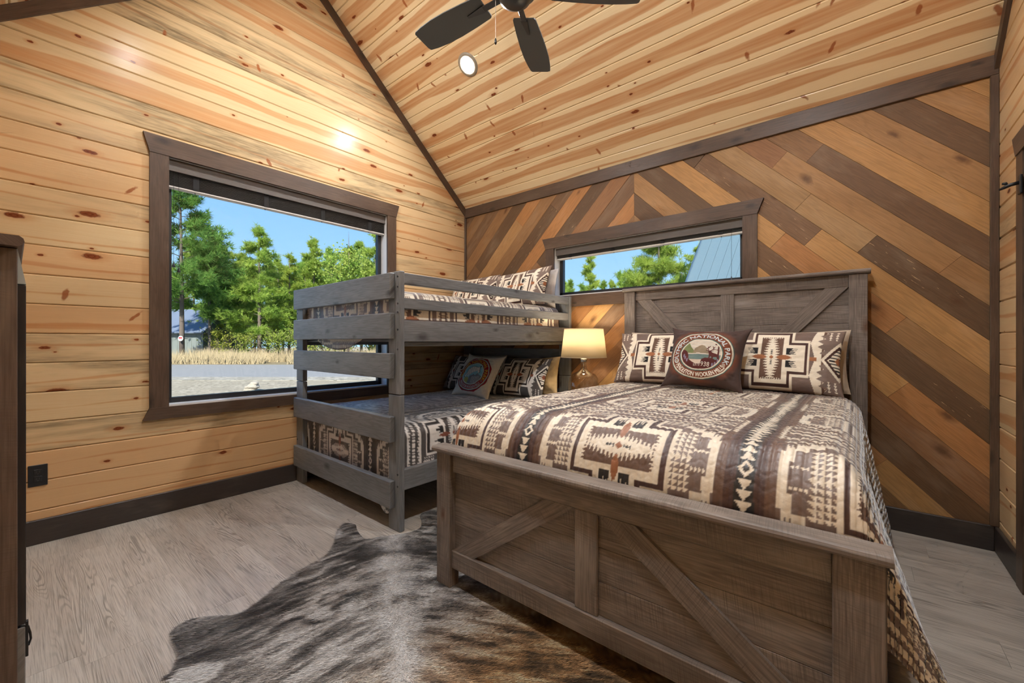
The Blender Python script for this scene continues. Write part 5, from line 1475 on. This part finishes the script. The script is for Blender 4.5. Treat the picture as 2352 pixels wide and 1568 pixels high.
def pine_proto(seed, H, R_, base, tufts, mat, nl=(.20, .36), wid=.020):
    r_ = np.random.default_rng(seed)
    m = MB(); bend_ = r_.normal(0, .12, 2)
    tp = [(bend_[0] * (t ** 2), bend_[1] * (t ** 2), H * t) for t in np.linspace(0, 1, 7)]
    m.tube(tp, [H * .013 * (1 - .85 * t) + .01 for t in np.linspace(0, 1, 7)], 8)
    C = []
    nb = 46
    for i in range(nb):
        t = base + (1 - base) * (i + r_.random()) / nb
        hgt = H * t; q = (t - base) / (1 - base)
        prof = (1 - q) ** .72 * (.55 + .45 * min(1, q * 6 + .25))
        Lb = R_ * prof * r_.uniform(.65, 1.1) + .12
        az = r_.uniform(0, 2 * PI); rise = r_.uniform(-.05, .35) + .35 * q
        d = np.array([math.cos(az), math.sin(az), rise])
        st = np.array([bend_[0] * t * t, bend_[1] * t * t, hgt])
        pts = [st, st + d * Lb * .5 + np.array([0, 0, .02 * Lb]), st + d * Lb + np.array([0, 0, .10 * Lb])]
        m.tube(pts, [.030 * (1 - q * .6), .018, .006], 5)
        k = max(4, int(tufts / nb * (.35 + 1.2 * prof)))
        s = r_.uniform(.30, 1.06, k) ** .8
        spread = .17 * Lb + .06
        P = st + np.outer(s, d * Lb) + r_.normal(0, 1, (k, 3)) * np.array([spread, spread, spread * .62]) * s[:, None]
        C.append(P)
    C.append(np.array([[bend_[0], bend_[1], H]]) + r_.normal(0, .08, (10, 3)) * [1, 1, 2.5])
    C = np.concatenate(C); nn = 20; n = len(C)
    d = r_.normal(0, 1, (n, nn, 3)); ax = np.zeros((n, 1, 2)); out = C[:, :2] - 0
    out = out / (np.linalg.norm(out, axis=1, keepdims=True) + .2)
    d[..., :2] += out[:, None, :] * .8; d[..., 2] += .65
    d /= np.linalg.norm(d, axis=2, keepdims=True)
    L = r_.uniform(nl[0], nl[1], (n, nn, 1))
    sd = np.cross(d, r_.normal(0, 1, (n, nn, 3))); sd /= np.linalg.norm(sd, axis=2, keepdims=True)
    c = np.repeat(C[:, None, :], nn, 1)
    V = np.stack([c + sd * wid + d * .03, c - sd * wid + d * .03, c + d * L], 2).reshape(-1, 3)
    return mesh('trunk', m.v, m.f, M_BARK, True), tri_mesh('foliage', V, mat)
def leafy_proto(seed, H, R_, base, nleaf, mat, size=.12, twig=True):
    r_ = np.random.default_rng(seed); m = MB()
    m.tube([(0, 0, 0), (.05, 0, H * .5), (0, .06, H * .95)], [H * .012, H * .008, .006], 7)
    C = []
    for i in range(30):
        t = base + (1 - base) * r_.random() ** .8; az = r_.uniform(0, 2 * PI); q = (t - base) / (1 - base)
        Lb = R_ * (math.sin(PI * (q * .8 + .2)) * .9 + .1) * r_.uniform(.6, 1.1)
        d = np.array([math.cos(az), math.sin(az), .8]); st = np.array([0, 0, H * t * .82])
        m.tube([st, st + d * Lb * .5, st + d * Lb + np.array([0, 0, .15 * Lb])], [.022, .012, .004], 5)
        k = nleaf // 30; s = r_.uniform(.2, 1.0, k)
        C.append(st + np.outer(s, d * Lb) + r_.normal(0, .2 * Lb + .08, (k, 3)) * s[:, None])
    C = np.concatenate(C); n = len(C)
    a = r_.normal(0, 1, (n, 3)); a /= np.linalg.norm(a, axis=1, keepdims=True); b = np.cross(a, r_.normal(0, 1, (n, 3))); b /= np.linalg.norm(b, axis=1, keepdims=True)
    s = r_.uniform(.6, 1.2, (n, 1)) * size
    V = np.stack([C + a * s, C - a * s * .4 + b * s * .6, C - a * s * .4 - b * s * .6], 1).reshape(-1, 3)
    return mesh('trunk', m.v, m.f, M_BARK, True), tri_mesh('foliage', V, mat)
PR = dict(pine_a=pine_proto(1, 10, 2.3, .20, 1500, M_NEEDLE, (.24, .44), .019), pine_b=pine_proto(2, 10, 2.1, .16, 1400, M_NEEDLE, (.24, .44), .019), pine_c=pine_proto(3, 10, 2.5, .24, 1500, M_NEEDLE, (.24, .44), .019),
          pine_d=pine_proto(4, 10, 2.6, .32, 1800, M_NEEDLE_SHADED, (.24, .44), .019), near=pine_proto(5, 10, 3.2, .12, 6000, M_NEEDLE, (.24, .46), .013), slim=pine_proto(6, 10, 1.3, .12, 900, M_NEEDLE, (.30, .50), .020),
          leaf_a=leafy_proto(7, 10, 2.2, .25, 6000, M_LEAF), shrub=leafy_proto(8, 2.2, 1.2, .1, 1800, M_LEAF, .07))
def tree(kind, px, depth, h, label, group=None, rz=None, wide=1.0):
    p = at(px, depth, GZ + .02); s = h / (2.2 if kind == 'shrub' else 10.0)
    nm = {'leaf_a': 'leafy_tree', 'shrub': 'shrub'}.get(kind, 'pine_tree')
    root = bpy.data.objects.new(nm, None); root.empty_display_size = .2
    place(root, Matrix.Translation(p)); tag(root, label, 'shrub' if kind == 'shrub' else 'tree', group)
    M = Matrix.Translation(p) @ Matrix.Rotation(random.uniform(0, 6.28) if rz is None else rz, 4, 'Z') @ Matrix.Diagonal((s * wide, s * wide, s, 1))
    for me_, n_ in zip(PR[kind], ('trunk', 'foliage')):
        o = bpy.data.objects.new(n_, me_); place(o, M, root)
        if n_ == 'foliage': o['kind'] = 'stuff'
    return root
GP = 'tree line beyond the road'
tree('pine_d', 418, 31, 13.2, 'tall dark pine at the left of the large window view, a sign on its trunk', 'trees beyond the road', 1.0, 1.05)
tree('pine_d', 482, 33, 10.2, 'dark pine right of the tall dark pine in the large window view', 'trees beyond the road', 2.2)
tree('pine_b', 596, 34, 10.6, 'bright green pine in the middle of the large window view', 'trees beyond the road', .4, 1.15)
tree('leaf_a', 800, 30, 10.0, 'sparse yellow-green leafy tree at the right of the large window view', 'trees beyond the road', .6, 1.0)
LBL = 'green pine in the tree line beyond the road'
ORD = ['first', 'second', 'third', 'fourth', 'fifth', 'sixth', 'seventh', 'eighth', 'ninth', 'tenth', 'eleventh', 'twelfth', 'thirteenth', 'fourteenth', 'fifteenth']
FRONT = [(350, 41, 12.0, 'pine_a'), (530, 37, 9.6, 'pine_c'), (640, 39, 9.0, 'pine_c'), (664, 36, 8.8, 'pine_b'), (722, 38, 10.6, 'pine_b'), (830, 39, 10.6, 'pine_a'), (862, 35, 10.4, 'pine_b'), (895, 38, 11.4, 'pine_c')]
MID = [(380, 44, 9.5, 'pine_c'), (445, 43, 11.2, 'pine_a'), (560, 43, 10.4, 'pine_a'), (615, 45, 10.2, 'pine_b'), (685, 46, 10.0, 'pine_c'), (700, 42, 9.8, 'pine_a'), (755, 46, 10.6, 'pine_a'), (768, 42, 10.6, 'pine_c')]
BACK = [(500, 50, 10.6, 'pine_b'), (540, 52, 11.2, 'pine_a'), (585, 50, 10.4, 'pine_c'), (650, 51, 10.2, 'pine_a'), (720, 50, 10.8, 'pine_c'), (790, 51, 11.2, 'pine_b'), (850, 50, 10.8, 'pine_a')]
for row, nm in ((FRONT, 'front'), (MID, 'middle'), (BACK, 'back')):
    for i, (px, d, h, k) in enumerate(row):
        tree(k, px, d, h, '%s green pine from the left in the %s row beyond the road' % (ORD[i], nm), GP)
SHR = sorted([(500, 33, 2.6), (555, 32, 2.2), (640, 32, 2.4), (690, 33, 2.8), (740, 31, 2.4), (800, 32, 2.8), (470, 38, 3), (580, 39, 3.4), (620, 40, 3.2), (665, 40, 3.4), (525, 41, 3.4), (710, 39, 3.2), (850, 34, 3)])
for i, (px, d, h) in enumerate(SHR):
    tree('shrub', px, d, h, '%s low leafy shrub from the left in the undergrowth below the pines' % ORD[i], 'undergrowth below the pines')
tree('near', 1512, 16, 6.0, 'large bright pine filling the middle of the narrow window view', 'trees outside the narrow window', 1.2, .9)
tree('slim', 1352, 27, 7.2, 'slim pine standing above the others at the left of the narrow window view', 'trees outside the narrow window')
for i, (px, d, h, k) in enumerate(sorted(((1310, 26, 5.2, 'slim'), (1335, 24, 4.7, 'pine_b'), (1385, 25, 5.0, 'slim'), (1405, 22, 4.6, 'pine_b'), (1430, 24, 5.4, 'slim'), (1450, 19, 4.6, 'pine_a'), (1290, 24, 5.0, 'pine_b'), (1600, 24, 7.0, 'pine_c'), (1565, 26, 6.2, 'pine_b')))):
    tree(k, px, d, h, '%s low pine from the left in the row outside the narrow window' % ORD[i], 'low pines outside the narrow window')
# dry grass
r_ = np.random.default_rng(9); n = 16000
dd = r_.uniform(27.8, 34, n); uu = r_.uniform(-26, -4, n)
cl = vn1(uu * .9, dd * .9) > .28; dd, uu = dd[cl], uu[cl]; n = len(dd)
c = np.stack([FW.x * dd + RT.x * uu, FW.y * dd + RT.y * uu, np.full(n, GZ + .03)], 1)
hgt = r_.uniform(.35, 1.15, n) * (.45 + .75 * vn2(uu * .7, dd * .7))
tip = c + np.stack([r_.normal(0, .22, n), r_.normal(0, .22, n), hgt], 1)
w = np.array([RT.x, RT.y, 0]) * .018
gm = tri_mesh('dry_grass', np.stack([c - w, c + w, tip], 1).reshape(-1, 3), plain('straw', (.42, .335, .20), .9, .1))
o = bpy.data.objects.new('dry_grass', gm); place(o); tag(o, 'tall dry straw-coloured grass along the far side of the road', 'grass', kind='stuff')
# boulder by the yard
import bmesh
b = bmesh.new(); bmesh.ops.create_icosphere(b, subdivisions=3, radius=1)
for v in b.verts:
    p = v.co; k = 1 + .22 * math.sin(3.1 * p.x + 1) * math.cos(2.3 * p.y) + .12 * math.sin(7 * p.z + 4 * p.x)
    v.co = Vector((p.x * .36 * k, p.y * .26 * k, max(-.05, p.z * .21 * k + .10 + .10 * p.x)))
me = bpy.data.meshes.new('boulder'); b.to_mesh(me); b.free(); me.materials.append(plain('pale_stone', (.36, .32, .255), .85, .2))
o = bpy.data.objects.new('boulder', me); place(o, Matrix.Translation(at(578, 13.2, GZ + .02)) @ Matrix.Rotation(YAW, 4, 'Z') @ Matrix.Scale(.68, 4)); tag(o, 'pale boulder on the gravel outside the large window', 'boulder')
# low shed behind the left trees
M_METAL = plain('shed_siding', (.20, .225, .21), .5, .4); M_SROOF = plain('shed_roof', (.14, .17, .23), .5, .4)
shed = empty('shed', at(380, 35), 'low pale green shed behind the tall dark pine', 'shed')
Mx = frame_mat(at(270, 35, GZ + .031), RT, FW)
m = MB(); m.box(0, 7.2, 0, 5, 0, 2.3); m.build('wall', M_METAL, shed, M=Mx)
for i in range(18):
    V, Fc = cbox(.2 + i * .4, .24 + i * .4, -.02, 0, 0, 2.3); obj('seam', V, Fc, M_METAL, shed, Mx)
m = MB(); m.add([(-.3, -.4, 2.3), (7.5, -.4, 2.3), (7.5, 2.5, 4.4), (-.3, 2.5, 4.4), (-.3, 5.4, 2.3), (7.5, 5.4, 2.3), (-.3, -.4, 2.2), (7.5, -.4, 2.2), (7.5, 5.4, 2.2), (-.3, 5.4, 2.2)], [(0, 1, 2, 3), (3, 2, 5, 4), (6, 9, 8, 7), (0, 6, 7, 1), (4, 5, 8, 9), (0, 3, 4, 9, 6), (1, 7, 8, 5, 2)])
m.build('roof', M_SROOF, shed, M=Mx)
sg = empty('round_sign', at(415, 30.6, zat(776, 30.6)), 'small round white and red sign on the trunk of the tall dark pine', 'sign')
Ms = frame_mat(at(415, 30.6, zat(776, 30.6)), RT, (0, 0, 1))
m = MB(); m.cyl((0, 0, 0), .19, .02, 24); m.build('plate', plain('sign_white', (.7, .68, .66), .5), sg, M=Ms)
m = MB(); m.box(-.13, .13, -.02, .10, .02, .024); m.build('red_panel', plain('sign_red', (.45, .05, .05), .5), sg, M=Ms)
m = MB(); m.tube([(.09, 0, -.55), (0, 0, 0)], .02, 6); m.build('bracket', M_BLACK, sg, M=Ms)
# neighbouring building with a steep standing-seam metal roof
nb_ = empty('metal_roofed_building', at(1700, 13), 'blue-grey standing-seam metal roof of the neighbouring building outside the narrow window', 'building')
A = at(1556, 11.0, zat(700, 11.0)); B = at(1668, 12.6, zat(400, 12.6))
u_ = (B - A); rt = (RT * .97 + FW * .24).normalized()
nrm = rt.cross(u_).normalized()
if nrm.dot(FW) > 0: nrm = -nrm
th = -nrm * .08
q = [A, A + rt * 6, A + rt * 6 + u_ * 1.3, A + u_ * 1.3]
V = [tuple(p) for p in q] + [tuple(p + th) for p in q]
M_MROOF = plain('metal_roof', (.105, .165, .205), .55, .3)
obj('roof', V, [(0, 1, 2, 3), (7, 6, 5, 4), (0, 4, 5, 1), (1, 5, 6, 2), (2, 6, 7, 3), (3, 7, 4, 0)], M_MROOF, nb_)
L = (u_ * 1.3).length
for i in range(16):
    plank('seam', A + rt * (.02 + i * .30) + u_ * .65 + nrm * .008, u_, rt, L, .012, .018, M_MROOF, nb_, c=.002)
A2 = Vector((A.x, A.y, GZ)); pA = A + FW * .15
V = [tuple(pA + rt * .3), tuple(pA + rt * 6), tuple(pA + rt * 6 + FW * .2), tuple(pA + rt * .3 + FW * .2)]
V += [(p[0], p[1], GZ) for p in V]
obj('wall', V, [(3, 2, 1, 0), (4, 5, 6, 7), (0, 1, 5, 4), (1, 2, 6, 5), (2, 3, 7, 6), (3, 0, 4, 7)], M_METAL, nb_)
